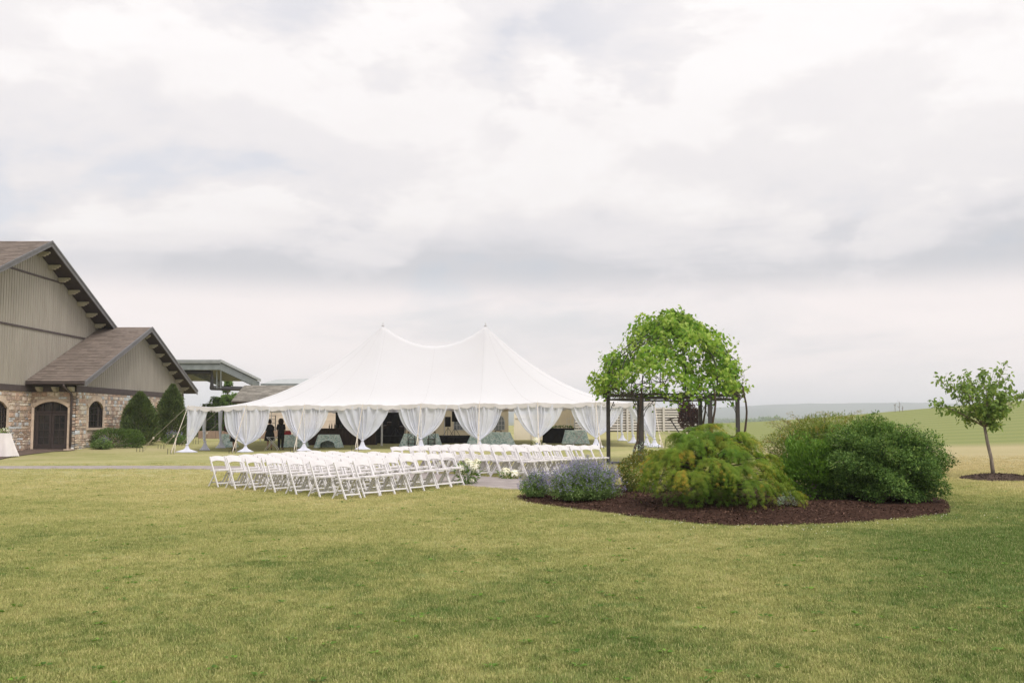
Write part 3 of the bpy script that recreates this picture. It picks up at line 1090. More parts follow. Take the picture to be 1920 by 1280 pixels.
# ------------------------------------------------------------------ building helpers
def lerp(a, b, t):
    return np.asarray(a, float) * (1 - t) + np.asarray(b, float) * t


def shingle_plane(mb, e0, e1, r0, r1, course=.26, tab=.45, lift=.018, seed=0):
    """courses of shingle tabs from the eave (e0-e1) up to the ridge (r0-r1)"""
    r = random.Random(seed)
    e0, e1, r0, r1 = map(lambda p: np.asarray(p, float), (e0, e1, r0, r1))
    nrm_ = np.cross(e1 - e0, r0 - e0)
    nrm_ /= np.linalg.norm(nrm_)
    if nrm_[2] < 0:
        nrm_ = -nrm_
    nc = max(2, int(np.linalg.norm(r0 - e0) / course))
    for i in range(nc):
        t0, t1 = i / nc, min(1, (i + 1.15) / nc)
        a0, a1, b0, b1 = lerp(e0, r0, t0), lerp(e1, r1, t0), lerp(e0, r0, t1), lerp(e1, r1, t1)
        ln = max(np.linalg.norm(a1 - a0), .01)
        nt_ = max(1, int(ln / tab))
        off = r.random() * .5
        us = [0] + [(k + off) / nt_ for k in range(nt_)] + [1]
        us = sorted({min(max(u, 0), 1) for u in us})
        for u0, u1 in zip(us[:-1], us[1:]):
            l = lift * r.uniform(.7, 1.3)
            p = [lerp(a0, a1, u0) + nrm_ * l, lerp(a0, a1, u1) + nrm_ * l, lerp(b0, b1, u1) + nrm_ * .004, lerp(b0, b1, u0) + nrm_ * .004]
            q_ = [lerp(a0, a1, u0), lerp(a0, a1, u1)]
            mb.add(p + q_, [(0, 1, 2, 3), (4, 5, 1, 0)], r.random())


class Wall:
    """a wall plane: u runs along it, z up, n out of it"""

    def __init__(s, o, u, n):
        s.o, s.u, s.n = np.array(o, float), np.array(u, float), np.array(n, float)

    def p(s, u, z, n=0.0):
        return s.o + s.u * u + s.n * n + np.array((0, 0, z))

    def block(s, mb, u0, u1, z0, z1, n0, n1, tint=None):
        P = [s.p(u, z, n_) for u in (u0, u1) for n_ in (n0, n1) for z in (z0, z1)]
        mb.add(P, [(0, 1, 3, 2), (4, 6, 7, 5), (0, 4, 5, 1), (2, 3, 7, 6), (0, 2, 6, 4), (1, 5, 7, 3)], tint)

    def poly(s, mb, pts, n0, n1, tint=None):
        mb.prism([s.p(u, z, n0) for u, z in pts], s.n * (n1 - n0), tint)


class Arch:
    """arched opening: centre, half width, sill, springing, top"""

    def __init__(s, c, hw, z0, zs, z1):
        s.c, s.hw, s.z0, s.zs, s.z1 = c, hw, z0, zs, z1
        rise = z1 - zs
        s.rad = (hw * hw + rise * rise) / (2 * rise)
        s.zc = z1 - s.rad

    def half(s, z, grow=0.0):
        if z < s.z0 - grow or z > s.z1 + grow:
            return 0.0
        if z <= s.zs:
            return s.hw + grow
        rr = s.rad + grow
        q_ = rr * rr - (z - s.zc) ** 2
        return min(math.sqrt(q_) if q_ > 0 else 0, s.hw + grow)

    def top(s, n=14, grow=0.0):
        a0 = math.asin(min(1, s.hw / s.rad))
        if s.z1 - s.zs > s.hw:
            a0 = math.pi - a0
        return [(s.c + (s.rad + grow) * math.sin(a), s.zc + (s.rad + grow) * math.cos(a)) for a in np.linspace(-a0, a0, n)]


def stone_wall(W, parent, u0, u1, z0, z1, holes, seed, surround=.26):
    st, mo = MB(), MB()
    r = random.Random(seed)
    z = z0
    while z < z1 - .03:
        h = min(r.choice((.09, .12, .14, .17, .20, .24)), z1 - z)
        if z1 - z - h < .06:
            h = z1 - z
        zm = z + h / 2
        cuts = [(u0, u1)]
        cuts_m = [(u0, u1)]
        for A in holes:
            for lst, g in ((cuts, surround), (cuts_m, 0.0)):
                hw = max(A.half(z + .01, g), A.half(z + h - .01, g), A.half(zm, g))
                if hw > 0:
                    new = []
                    for a, b in lst:
                        if A.c - hw > a + .01:
                            new.append((a, min(b, A.c - hw)))
                        if A.c + hw < b - .01:
                            new.append((max(a, A.c + hw), b))
                        if A.c - hw >= b or A.c + hw <= a:
                            pass
                    lst[:] = [(a, b) for a, b in new if b - a > .01]
        for a, b in cuts_m:
            W.block(mo, a, b, z, z + h, -.22, .0)
        for a, b in cuts:
            u = a
            while u < b - .02:
                ln = r.uniform(.16, .62) * (1.0 if h < .18 else .75)
                if b - u - ln < .14:
                    ln = b - u
                g = r.uniform(.007, .013)
                ua, ub, za, zb = u + g, u + ln - g, z + g, z + h - g
                if ub > ua + .01:
                    n1 = r.uniform(.02, .055)
                    j = lambda q: r.uniform(-q, q)
                    P = [W.p(ua, za, -.02), W.p(ub, za, -.02), W.p(ub, zb, -.02), W.p(ua, zb, -.02)]
                    i_ = min(.022, (ub - ua) * .3, (zb - za) * .3)
                    P += [W.p(ua + i_, za + i_ + j(.006), n1 + j(.008)), W.p(ub - i_, za + i_ + j(.006), n1 + j(.008)),
                          W.p(ub - i_, zb - i_ + j(.006), n1 + j(.008)), W.p(ua + i_, zb - i_ + j(.006), n1 + j(.008))]
                    st.add(P, [(4, 5, 6, 7), (0, 1, 5, 4), (1, 2, 6, 5), (2, 3, 7, 6), (3, 0, 4, 7)], r.random())
                u += ln
        z += h
    w = mo.build('mortar_wall', M['mortar'], parent)
    s_ = st.build('stone', M['stone'], w)
    s_['kind'] = 'stuff'
    for A in holes:
        sur = MB()
        inn, out_ = A.top(12), A.top(12, surround)
        for k in range(len(inn) - 1):
            W.poly(sur, [inn[k], inn[k + 1], out_[k + 1], out_[k]], -.2, .05 + r.uniform(-.008, .008), r.random())
        zz = A.z0
        while zz < A.zs - .03:
            h = min(.32, A.zs - zz)
            for sg in (-1, 1):
                a, b = sorted((A.c + sg * A.hw, A.c + sg * (A.hw + .12)))
                W.block(sur, a, b, zz + .004, zz + h - .004, -.2, .05 + r.uniform(-.006, .006), r.random())
            zz += h
        sur.build('stone_surround', M['dressed'], parent)


def battens(W, parent, outline, zfun, u0, u1, z0, pitch=.26, name='siding'):
    """board-and-batten wall: a backing sheet and the battens on it; zfun(u) is the top edge"""
    sh = MB()
    W.poly(sh, outline, -.15, 0)
    s_ = sh.build(name, M['siding'], parent)
    bt = MB()
    u = u0 + pitch / 2
    while u < u1:
        zt = zfun(u) - .02
        if zt > z0 + .1:
            W.block(bt, u - .03, u + .03, z0, zt, .0, .02, random.random())
        u += pitch
    b_ = bt.build('batten', M['siding'], s_)
    b_['kind'] = 'stuff'


def arched_window(W, A, parent, cols=4, rows=4):
    wn_ = MB()
    n0, n1 = -.14, -.07
    tp = A.top(14)
    inn = A.top(14, -.07)
    for k in range(len(tp) - 1):
        W.poly(wn_, [tp[k], tp[k + 1], inn[k + 1], inn[k]], n0, n1)
    for sg in (-1, 1):
        a, b = sorted((A.c + sg * A.hw, A.c + sg * (A.hw - .07)))
        W.block(wn_, a, b, A.z0, A.zs, n0, n1)
    W.block(wn_, A.c - A.hw + .07, A.c + A.hw - .07, A.z0, A.z0 + .08, n0, n1)
    fr = wn_.build('window', M['door'], parent)
    gl = MB()
    W.poly(gl, [(A.c - A.hw + .03, A.z0 + .03)] + A.top(14, -.03) + [(A.c + A.hw - .03, A.z0 + .03)], -.125, -.112)
    gl.build('pane', M['glass'], fr)
    mu = MB()
    for i in range(1, cols):
        u = A.c - A.hw + 2 * A.hw * i / cols
        zt = A.zs
        while A.half(zt + .02) > abs(u - A.c) + .04 and zt < A.z1 - .08:
            zt += .02
        W.block(mu, u - .016, u + .016, A.z0 + .08, zt, -.109, -.082)
    for j in range(1, rows):
        z = A.z0 + (A.z1 - A.z0) * j / rows
        hw = A.half(z) - .05
        if hw > .1:
            W.block(mu, A.c - hw, A.c + hw, z - .016, z + .016, -.110, -.08)
    mu.build('glazing_bar', M['door'], fr)
    sl = MB()
    W.block(sl, A.c - A.hw - .12, A.c + A.hw + .12, A.z0 - .12, A.z0 - .005, -.2, .09)
    sl.build('window_sill', M['dressed'], fr)


# ------------------------------------------------------------------ the barn
XM, XW = -25.7, -23.3           # gable walls of the main barn and of its wing
PKY, PKZ, SL = 52.9, 11.25, .42
WY0, WY1, WRY, WRZ, WSL = 53.3, 70.6, 62.0, 7.46, .395
barn = thing('stone_barn', 'large stone and taupe board-sided barn with gabled wing at the left', 'barn', (XM, WY0, gz(XM, WY0)))
gw = Wall((XM, 0, 0), (0, 1, 0), (1, 0, 0))
fw = Wall((0, WY0, 0), (1, 0, 0), (0, -1, 0))
ww = Wall((XW, 0, 0), (0, 1, 0), (1, 0, 0))
ZB = 3.2
a_main = Arch(49.75, 1.0, 1.25, 2.30, 2.68)
a_door = Arch(-24.6, .9, .12, 2.36, 2.68)
a_wing = Arch(55.85, .98, 1.27, 2.36, 2.76)
stone_wall(gw, barn, 40.0, WY0, -.3, ZB, [a_main], 3)
stone_wall(fw, barn, XM, XW, -.1, ZB, [a_door], 4, .17)
stone_wall(ww, barn, WY0 - .0, WY1, -.1, ZB, [a_wing], 5)
arched_window(gw, a_main, barn)
arched_window(ww, a_wing, barn)
back_mb = MB()
back_mb.span((XM - 18, 40.1, -.4), (XM - .23, 65.6, 5.4))
back_mb.span((XM - .2, WY0 + .23, -.4), (XW - .23, WY1 - .05, 3.15))
back_mb.build('inner_wall', M['soffit'], barn)
# trim bands over the stonework
tb = MB()
gw.block(tb, 40, WY0 + .02, ZB, 3.52, -.2, .06)
fw.block(tb, XM + .06, XW - .0, ZB, 3.52, -.2, .055)
ww.block(tb, WY0 - .055, WY1, ZB, 3.52, -.2, .06)
tb.build('trim_band', M['trim'], barn)
mz = lambda y: PKZ - .24 - SL * abs(y - PKY)
wz = lambda y: WRZ - .24 - WSL * abs(y - WRY)
battens(gw, barn, [(40, 3.52), (65.8, 3.52), (65.8, mz(65.8)), (PKY, mz(PKY)), (40, mz(40))], mz, 40, 65.8, 3.52)
battens(ww, barn, [(WY0, 3.52), (WY1, 3.52), (WY1, wz(WY1)), (WRY, wz(WRY)), (WY0, wz(WY0))], wz, WY0, WY1, 3.52)
ln_ = MB()
for zt in (6.57, 9.47):
    hw = (PKZ - .3 - zt) / SL
    gw.block(ln_, PKY - hw, min(PKY + hw, 65.7), zt - .05, zt + .05, .0, .05)
ln_.build('trim_strip', M['trim'], barn)


def gable_roof(x0, x1, ry, rz, sl, y0, y1, shin, seed, name='roof', x1far=None):
    """roof slabs over a gable that faces +X; returns the roof part"""
    slab = MB()
    for ye in (y0, y1):
        ze = rz - sl * abs(ye - ry)
        slab.prism([(x0, ye, ze), (x0, ry, rz), (x0, ry, rz - .2), (x0, ye, ze - .2)], (x1 - x0, 0, 0))
    ro = slab.build(name, M['soffit'], barn)
    sh_ = MB()
    for ye in (y0, y1):
        ze = rz - sl * abs(ye - ry)
        shingle_plane(sh_, (x0, ye, ze + .01), (x1, ye, ze + .01), (x0, ry, rz + .01), (x1, ry, rz + .01), .27, .5, .03, seed)
    o = sh_.build('shingle', shin, ro)
    o['kind'] = 'stuff'
    rk = MB()
    for ye in (y0, y1):
        ze = rz - sl * abs(ye - ry)
        rk.prism([(x1 + .001, ye, ze + .03), (x1 + .001, ry, rz + .03), (x1 + .001, ry, rz - .27), (x1 + .001, ye, ze - .27)], (.05, 0, 0))
        rk.prism([(x1 + .052, ye, ze + .05), (x1 + .052, ry, rz + .05), (x1 + .052, ry, rz - .06), (x1 + .052, ye, ze - .06)], (.035, 0, 0))
    rk.build('rake_board', M['rake'], ro)
    return ro


XMO, XWO = XM + .95, XW + .75
roof_m = gable_roof(XM - 20, XMO, PKY, PKZ, SL, 39.2, 66.5, M['shingle'], 21)
roof_w = gable_roof(XM + .02, XWO, WRY, WRZ, WSL, WY0 - .75, WY1 + .75, M['shingle'], 22, 'wing_roof')


def corbel_mesh(proj, h=.30, w=.2):
    mb = MB()
    pr = [(0, 0), (proj, 0), (proj, -h * .35), (proj * .82, -h * .45), (proj * .80, -h * .7), (proj * .6, -h * .78), (proj * .55, -h), (0, -h)]
    mb.prism([(x, -w / 2, z) for x, z in pr], (0, w, 0))
    me = bpy.data.meshes.new('corbel')
    me.from_pydata(mb.v, [], mb.f)
    me.materials.append(M['corbel'])
    return me


def corbels(me, pts, rotz=0):
    o = ORIGIN[barn.name]
    for p in pts:
        ob = bpy.data.objects.new('corbel', me)
        C.objects.link(ob)
        ob.parent = barn
        ob.location = (p[0] - o[0], p[1] - o[1], p[2] - o[2])
        ob.rotation_euler = (0, 0, rotz)


cm, cw = corbel_mesh(.62, .25, .18), corbel_mesh(.5, .23, .17)
corbels(cm, [(XM + .03, PKY + .55 + 1.27 * k, PKZ - .235 - SL * (.55 + 1.27 * k)) for k in range(8)])
corbels(cm, [(XM + .03, PKY - .55 - 1.27 * k, PKZ - .235 - SL * (.55 + 1.27 * k)) for k in range(4)])
corbels(cw, [(XW + .03, WRY + .5 + 1.28 * k, WRZ - .235 - WSL * (.5 + 1.28 * k)) for k in range(7)])
corbels(cw, [(XW + .03, WRY - .5 - 1.28 * k, WRZ - .235 - WSL * (.5 + 1.28 * k)) for k in range(7)])
corbels(corbel_mesh(.5, .24, .2), [(x, WY0 - .062, 3.45) for x in (-25.15, -24.3, -23.45)], -math.pi / 2)
gt = MB()
ze = WRZ - WSL * (WRY - WY0 + .75)
prof_g = [(0, 0), (-.13, .02), (-.15, .13), (-.12, .13), (-.10, .04), (-.01, .03), (-.01, .14), (.02, .14), (.02, 0)]
gt.prism([(XM + .1, WY0 - .76 + y, ze - .15 + z) for y, z in prof_g], (XWO - XM - .1, 0, 0))
gt.build('gutter', M['trim'], barn)
dsp = MB()
dsp.tube([(XW - .32, WY0 - .83, ze - .14), (XW - .32, WY0 - .80, ze - .28), (XW - .20, WY0 - .20, 3.12), (XW - .18, WY0 - .13, 2.95), (XW - .18, WY0 - .13, .26)], .062, 10)
dsp.build('downspout', M['trim'], barn, True)
spb = MB().box((XW - .18, WY0 - .3, .13), (.3, .55, .07))
spb.build('splash_block', M['dressed'], barn)


# french doors under the segmental arch
def french_door():
    fr = MB()
    A = a_door
    n0, n1 = -.16, -.06
    tp, inn = A.top(14), A.top(14, -.06)
    for k in range(len(tp) - 1):
        fw.poly(fr, [tp[k], tp[k + 1], inn[k + 1], inn[k]], n0, n1)
    for sg in (-1, 1):
        a, b = sorted((A.c + sg * A.hw, A.c + sg * (A.hw - .07)))
        fw.block(fr, a, b, A.z0, A.zs, n0, n1)
    fw.block(fr, A.c - A.hw + .07, A.c + A.hw - .07, 2.08, 2.18, n0, n1)
    for i in range(1, 4):
        u = A.c - A.hw + 2 * A.hw * i / 4
        fw.block(fr, u - .018, u + .018, 2.18, A.half(0) or 2.18, -.1, -.07) if False else fw.block(fr, u - .018, u + .018, 2.18, 2.55 if i != 2 else 2.63, -.12, -.075)
    frame = fr.build('door_frame', M['door'], barn)
    gl = MB()
    fw.poly(gl, [(A.c - A.hw + .05, 2.17)] + A.top(14, -.04) + [(A.c + A.hw - .05, 2.17)], -.14, -.13)
    gl.build('transom_pane', M['glass'], frame)
    for sg in (-1, 1):
        u0, u1 = sorted((A.c + sg * .008, A.c + sg * (A.hw - .075)))
        lf = MB()
        for a, b, c_, d_ in ((u0, u0 + .13, .14, 2.07), (u1 - .13, u1, .14, 2.07), (u0 + .13, u1 - .13, .14, .42), (u0 + .13, u1 - .13, 1.93, 2.07)):
            fw.block(lf, a, b, c_, d_, -.15, -.085)
        um = (u0 + u1) / 2
        fw.block(lf, um - .016, um + .016, .42, 1.93, -.135, -.10)
        for j in (1, 2, 3):
            z = .42 + 1.51 * j / 4
            fw.block(lf, u0 + .13, u1 - .13, z - .016, z + .016, -.136, -.102)
        leaf = lf.build('door', M['door'], barn)
        for i in range(2):
            for j in range(4):
                pn = MB()
                ua = u0 + .13 + (u1 - u0 - .26) * i / 2
                fw.block(pn, ua + .002, ua + (u1 - u0 - .26) / 2 - .002, .42 + 1.51 * j / 4 + .002, .42 + 1.51 * (j + 1) / 4 - .002, -.13, -.122)
                pn.build('pane', M['glass'], leaf)
        h = MB()
        ux = A.c + sg * .075
        h.tube([fw.p(ux, 1.0, -.085), fw.p(ux, 1.0, -.02), fw.p(ux + sg * .1, 1.0, -.02)], .012, 6)
        h.build('handle', M['steel_dark'], leaf)


french_door()

# ------------------------------------------------------------------ steel canopy and low buildings behind
cx1, cy0, cy1, cz0, cz1 = -23.5, 80.0, 92.9, 6.54, 5.48
can = thing('steel_canopy', 'open grey-green steel canopy with sloping metal roof behind the barn wing', 'canopy', (cx1, cy1, gz(cx1, cy1)))
k = MB()
k.prism([(cx1, cy0, cz0), (cx1, cy1, cz1), (cx1, cy1, cz1 - .1), (cx1, cy0, cz0 - .1)], (-14, 0, 0))
k.build('roof', M['galvroof'], can)
k = MB()
for i in range(4):
    k.span((cx1 - 14, cy0 - .06 - .03 * (i % 2), cz0 - .02 - .07 * i), (cx1 + .05, cy0 - .001, cz0 - .07 - .07 * i), random.random())
k.prism([(cx1 + .001, cy0, cz0 + .02), (cx1 + .001, cy1, cz1 + .02), (cx1 + .001, cy1, cz1 - .2), (cx1 + .001, cy0, cz0 - .2)], (.08, 0, 0))
k.build('fascia', M['galvroof'], can)
k = MB()
k.span((cx1 - 14, cy0 + .05, cz0 - .82), (cx1 - .02, cy0 + .22, cz0 - .28))
k.prism([(cx1 - .02, cy0 + .25, cz0 - .24), (cx1 - .02, cy1 - .1, cz1 - .24), (cx1 - .02, cy1 - .1, cz1 - .85), (cx1 - .02, cy0 + .25, cz0 - .82)], (-.16, 0, 0))
for x in (-27.0, -30.5, -34):
    k.prism([(x, cy0 + .25, cz0 - .24), (x, cy1 - .1, cz1 - .24), (x, cy1 - .1, cz1 - .7), (x, cy0 + .25, cz0 - .7)], (-.16, 0, 0))
k.build('beam', M['galv'], can)
k = MB()
k.prism([(cx1 - .2, cy0 + .3, cz0 - .16), (cx1 - .2, cy1 - .15, cz1 - .16), (cx1 - .2, cy1 - .15, cz1 - .19), (cx1 - .2, cy0 + .3, cz0 - .19)], (-13.6, 0, 0))
k.build('ceiling', M['ceiling'], can)
for x, y, zt in ((cx1 - .25, cy1 - .3, cz1 - .85), (cx1 - 7.5, cy1 - .3, cz1 - .85), (cx1 - 7.5, cy0 + 2, cz0 - .9)):
    MB().span((x - .16, y - .16, gz(x, y) - .2), (x + .16, y + .16, zt)).build('column', M['galv'], can)
k = MB()
pa, pb, pc, pd = at(325, 698, 80.6), at(397, 698, 80.6), at(397, 727, 80.6), at(470, 729, 91)
k.tube([pa, pb, pc, pd], .19, 8)
k.build('drain_pipe', M['steel_dark'], can)
k = MB()
for px in (406.5, 414):
    k.tube([at(px, 694, 80.4), at(px, 728, 80.4)], .035, 6)
k.build('hanger_rod', M['galv'], can)

rb = thing('low_house', 'low beige clapboard house with grey shingle roof behind the tent', 'house', (-17, 84, gz(-17, 84)))
RX0, RX1 = -22.9, -9.0
k = MB()
zb_, zt_ = -.1, 3.12
nb_ = 20
for i in range(nb_):
    z0_, z1_ = zb_ + (zt_ - zb_) * i / nb_, zb_ + (zt_ - zb_) * (i + 1) / nb_
    k.prism([(RX0 + .4, 81.8, z1_), (RX0 + .4, 81.76, z0_), (RX0 + .4, 82.0, z0_), (RX0 + .4, 82.0, z1_)], (RX1 - RX0 - .8, 0, 0), random.random())
cl = k.build('clapboard', M['clap'], rb)
cl['kind'] = 'stuff'
k = MB()
k.span((RX0 + .41, 82.01, -.2), (RX1 - .41, 88.4, 3.1))
k.build('wall', M['clap'], rb)
k = MB()
shingle_plane(k, (RX0, 81.3, 3.2), (RX1, 81.3, 3.2), (RX0, 85.2, 4.64), (RX1, 85.2, 4.64), .3, .6, .03, 31)
shingle_plane(k, (RX0, 89.1, 3.2), (RX1, 89.1, 3.2), (RX0, 85.2, 4.64), (RX1, 85.2, 4.64), .3, .6, .03, 32)
o_ = k.build('shingle', M['shingle_grey'], rb)
o_['kind'] = 'stuff'
k = MB()
k.prism([(RX0, 81.3, 3.17), (RX0, 85.2, 4.61), (RX0, 89.1, 3.17), (RX0, 88.5, 3.06), (RX0, 81.9, 3.06)], (RX1 - RX0, 0, 0))
k.build('roof', M['trim'], rb)

mr = thing('metal_roof_shed', 'pale low-pitched metal roof showing beside the tent slope', 'shed', (-20, 97, gz(-20, 97)))
k = MB()
a0, a1 = at(490, 719.5, 95), at(590, 719.5, 95)
b0, b1 = at(517, 711, 99), at(590, 709, 99)
k.prism([a0, a1, b1, b0], (0, 0, -.12))
k.build('roof', M['galvroof'], mr)
k = MB()
k.bar(a0 - np.array((.05, .04, .12)), a1 - np.array((-.05, .04, .12)), .1, .3)
k.build('fascia', M['galv'], mr)
k = MB()
k.span((a0[0] + .4, 95.3, gz(-20, 97) - .2), (a1[0] - .1, 99.5, a0[2] - .25))
k.build('wall', M['clap'], mr)

# low brown wall and wire fence beyond the left end of the tent
p0, p1 = at(372, 817, 76), at(520, 819, 76)
lw = thing('retaining_wall', 'low brown wall beyond the left end of the tent', 'wall', (p0[0], 76, gz(p0[0], 76)))
k = MB()
for i in range(9):
    x0 = p0[0] + (p1[0] - p0[0]) * i / 9
    MB().span((x0 + .01, 75.9, gz(x0, 76) - .2), (x0 + (p1[0] - p0[0]) / 9 - .01, 76.3, 1.7 - 20.5 * 76 / FPX)).build('block', M['brownwall'], lw, bevel=.02)
wf = thing('wire_fence', 'thin black rail fence standing behind the low brown wall', 'fence', (p0[0], 77, gz(p0[0], 77)))
for i in range(5):
    x = p0[0] - .6 + i * 1.55
    MB().tube([(x, 77, gz(x, 77) - .1), (x, 77, 2.05)], .035, 6).build('post', M['steel_dark'], wf)
for z in (1.15, 1.45, 1.75, 2.02):
    MB().tube([(p0[0] - .6, 77, z), (p0[0] + 5.6, 77, z)], .016, 5).build('rail', M['steel_dark'], wf)

# slatted screen at the right of the tent
sf = thing('slat_screen', 'long weathered horizontal slat screen behind the tent and pergola', 'fence', (9, 90, gz(9, 90)))
fx0, fx1 = at(1040, 764, 90)[0], at(1312, 764, 90)[0]
nsec, zt = 4, EYE + 23.5 * 90 / FPX
fz0 = min(gz(fx0, 90), gz(fx1, 90)) + .05
for s_ in range(nsec + 1):
    x = fx0 + (fx1 - fx0) * s_ / nsec
    MB().span((x - .09, 89.86, gz(x, 90) - .2), (x + .09, 90.05, zt + .03)).build('post', M['slat'], sf)
nsl = 9
for s_ in range(nsec):
    xa, xb = fx0 + (fx1 - fx0) * s_ / nsec + .06, fx0 + (fx1 - fx0) * (s_ + 1) / nsec - .06
    for j in range(nsl):
        z = fz0 + .1 + (zt - fz0 - .1) * (j + .5) / nsl
        mb = MB()
        mb.box(((xa + xb) / 2, 90.09, z + random.uniform(-.008, .008)), (xb - xa, .035, (zt - fz0) / nsl * .62), Euler((R(random.uniform(-3, 3)), R(random.uniform(-.15, .15)), 0)).to_matrix(), random.random())
        mb.build('slat', M['slat'], sf)
k = MB()
k.span((fx0, 90.4, fz0 - .3), (fx1, 90.5, zt - .15))
k.build('backing', M['black'], sf)  # black sheet added behind the slats, its colour standing in for shade in the gaps

# ------------------------------------------------------------------ the tent
TX0, TX1, TY0, TY1 = -17.1, 7.5, 52.7, 71.0
TYC = (TY0 + TY1) / 2
PK = (-8.05, -1.65)
PKH, SAD = 7.55, 6.28
tent = thing('pole_tent', 'large white two-peaked pole tent with scalloped valance', 'tent', ((TX0 + TX1) / 2, TY0, gz((TX0 + TX1) / 2, TY0)))


def eave_z(x):
    return 2.42 + .0098 * (x - TX0)


def tent_z(x, y):
    xc = np.clip(x, PK[0], PK[1])
    t = (xc - PK[0]) / (PK[1] - PK[0])
    ridge = SAD + (PKH - SAD) * np.abs(2 * t - 1) ** 2.0
    ay = np.abs(y - TYC) / (TYC - TY0)
    ax = np.where(x < PK[0], (PK[0] - x) / (PK[0] - TX0), np.where(x > PK[1], (x - PK[1]) / (TX1 - PK[1]), 0))
    q_ = 5.0
    s = np.minimum((ax ** q_ + ay ** q_) ** (1 / q_), 1)
    # the skin hangs a little between the poles along the eave
    ph_x, ph_y = (x - TX0) / (TX1 - TX0) * 8 * np.pi, (y - TY0) / (TY1 - TY0) * 6 * np.pi
    sag = np.where(ay >= ax, np.sin(ph_x) ** 2, np.sin(ph_y) ** 2) * s ** 6 * .07
    pucker = (np.sin(x * 8.3) * np.sin(x * 3.1 + 1) * (ay >= ax) + np.sin(y * 8.3) * np.sin(y * 2.7) * (ax > ay)) * .022 * s ** 8
    return eave_z(x) + (ridge - eave_z(x)) * (1 - s) ** 1.85 - sag + pucker


xs = np.unique(np.concatenate([np.linspace(TX0, PK[0], 72), np.linspace(PK[0], PK[1], 60), np.linspace(PK[1], TX1, 72)]))
ys = np.unique(np.concatenate([np.linspace(TY0, TYC, 34), np.linspace(TYC, TY1, 34)]))
XX, YY = np.meshgrid(xs, ys, indexing='ij')
roof = MB().sheet(np.stack([XX, YY, tent_z(XX, YY)], -1)).build('canopy', M['tentskin'], tent, True)
sm = MB()
for xk in [TX0 + (TX1 - TX0) * i / 8 for i in range(1, 8)]:
    if PK[0] < xk < PK[1]:
        xt = xk
    else:
        xt = PK[0] if xk <= PK[0] else PK[1]
    for y0_ in (TY0,):
        pts = []
        for t in np.linspace(0, .985, 16):
            x, y = xk + (xt - xk) * t, y0_ + (TYC - y0_) * t
            pts.append((x, y, float(tent_z(np.array(x), np.array(y))) + .004))
        sm.tube(pts, .0035, 4)
for xc_, xp in ((TX0, PK[0]), (TX1, PK[1])):
    pts = []
    for t in np.linspace(0, .985, 18):
        x, y = xc_ + (xp - xc_) * t, TY0 + (TYC - TY0) * t
        pts.append((x, y, float(tent_z(np.array(x), np.array(y))) + .004))
    sm.tube(pts, .004, 4)
sm.build('seam', M['seam'], roof)


def valance(p0, p1, n_out):
    """scalloped strip hanging from the eave between two corners"""
    p0, p1 = np.array(p0, float), np.array(p1, float)
    ln = np.linalg.norm(p1 - p0)
    m_ = int(ln / .06)
    rows = []
    for j, fz in enumerate((0, .35, .7, 1.0)):
        row = []
        for i in range(m_ + 1):
            t = i / m_
            p = p0 * (1 - t) + p1 * t
            z = float(tent_z(np.array(p[0]), np.array(p[1]))) + .01
            sc_ = .15 + .095 * abs(math.sin(math.pi * t * ln / .60)) ** .7
            wob = .018 * math.sin(t * ln * 3.1) * fz + .012 * math.sin(t * ln * 7.7 + 1) * fz
            row.append((p[0] + n_out[0] * (wob + .02), p[1] + n_out[1] * (wob + .02), z - fz * sc_))
        rows.append(row)
    return rows


for a, b, nn in (((TX0, TY0), (TX1, TY0), (0, -1)), ((TX0, TY1), (TX1, TY1), (0, 1)), ((TX0, TY0), (TX0, TY1), (-1, 0)), ((TX1, TY0), (TX1, TY1), (1, 0))):
    MB().sheet(np.array(valance(a, b, nn))).build('valance', M['valance'], tent, True)
# poles
for xp in PK:
    mb = MB()
    mb.tube([(xp, TYC, gz(xp, TYC) - .1), (xp, TYC, PKH - .05)], .06, 10)
    cp_ = mb.build('centre_pole', M['pole_white'], tent)
    mb = MB()
    mb.tube([(xp, TYC, PKH - .03), (xp, TYC, PKH + .20)], [.035, .02], 8)
    mb.lathe([(.09, 0), (.10, .04), (.04, .06)], (xp, TYC, PKH - .02), 12)
    mb.build('pole_cap', M['seam'], cp_)
fpx = [TX0 + (TX1 - TX0) * i / 8 for i in range(9)]
spy = [TY0 + (TY1 - TY0) * i / 6 for i in range(1, 6)]
pole_pts = [(x, TY0) for x in fpx] + [(x, TY1) for x in fpx] + [(TX0, y) for y in spy] + [(TX1, y) for y in spy]
for x, y in pole_pts:
    mb = MB()
    mb.tube([(x, y + (.04 if y == TY0 else 0), gz(x, y) - .05), (x, y + (.04 if y == TY0 else 0), eave_z(x) + .02)], .028, 8)
    mb.tube([(x, y, eave_z(x)), (x, y, eave_z(x) + .13)], .008, 5)
    mb.build('side_pole', M['pole_white'], tent)


def guy(x, y, gx_, gy_):
    mb = MB()
    top = (x, y, eave_z(x) + .03)
    g = gz(gx_, gy_)
    mid = (x + (gx_ - x) * .72, y + (gy_ - y) * .72, top[2] + (g - top[2]) * .70)
    mb.bar(top, mid, .032, .008)
    mb.bar(mid, (gx_, gy_, g + .03), .042, .01)
    mb.bar(mid, (gx_ + .12, gy_ + .16, g + .03), .034, .008)
    mb.box(mid, (.07, .07, .12))
    st_ = mb.build('guy_strap', M['strap'], tent)
    for k_ in range(3):
        sx = gx_ + (k_ - 1) * .16
        mb = MB()
        mb.tube([(sx, gy_ - .02, g - .15), (sx + .02, gy_ - .06, g + random.uniform(.16, .34))], .014, 6)
        mb.build('stake', M['steel_dark'], st_)


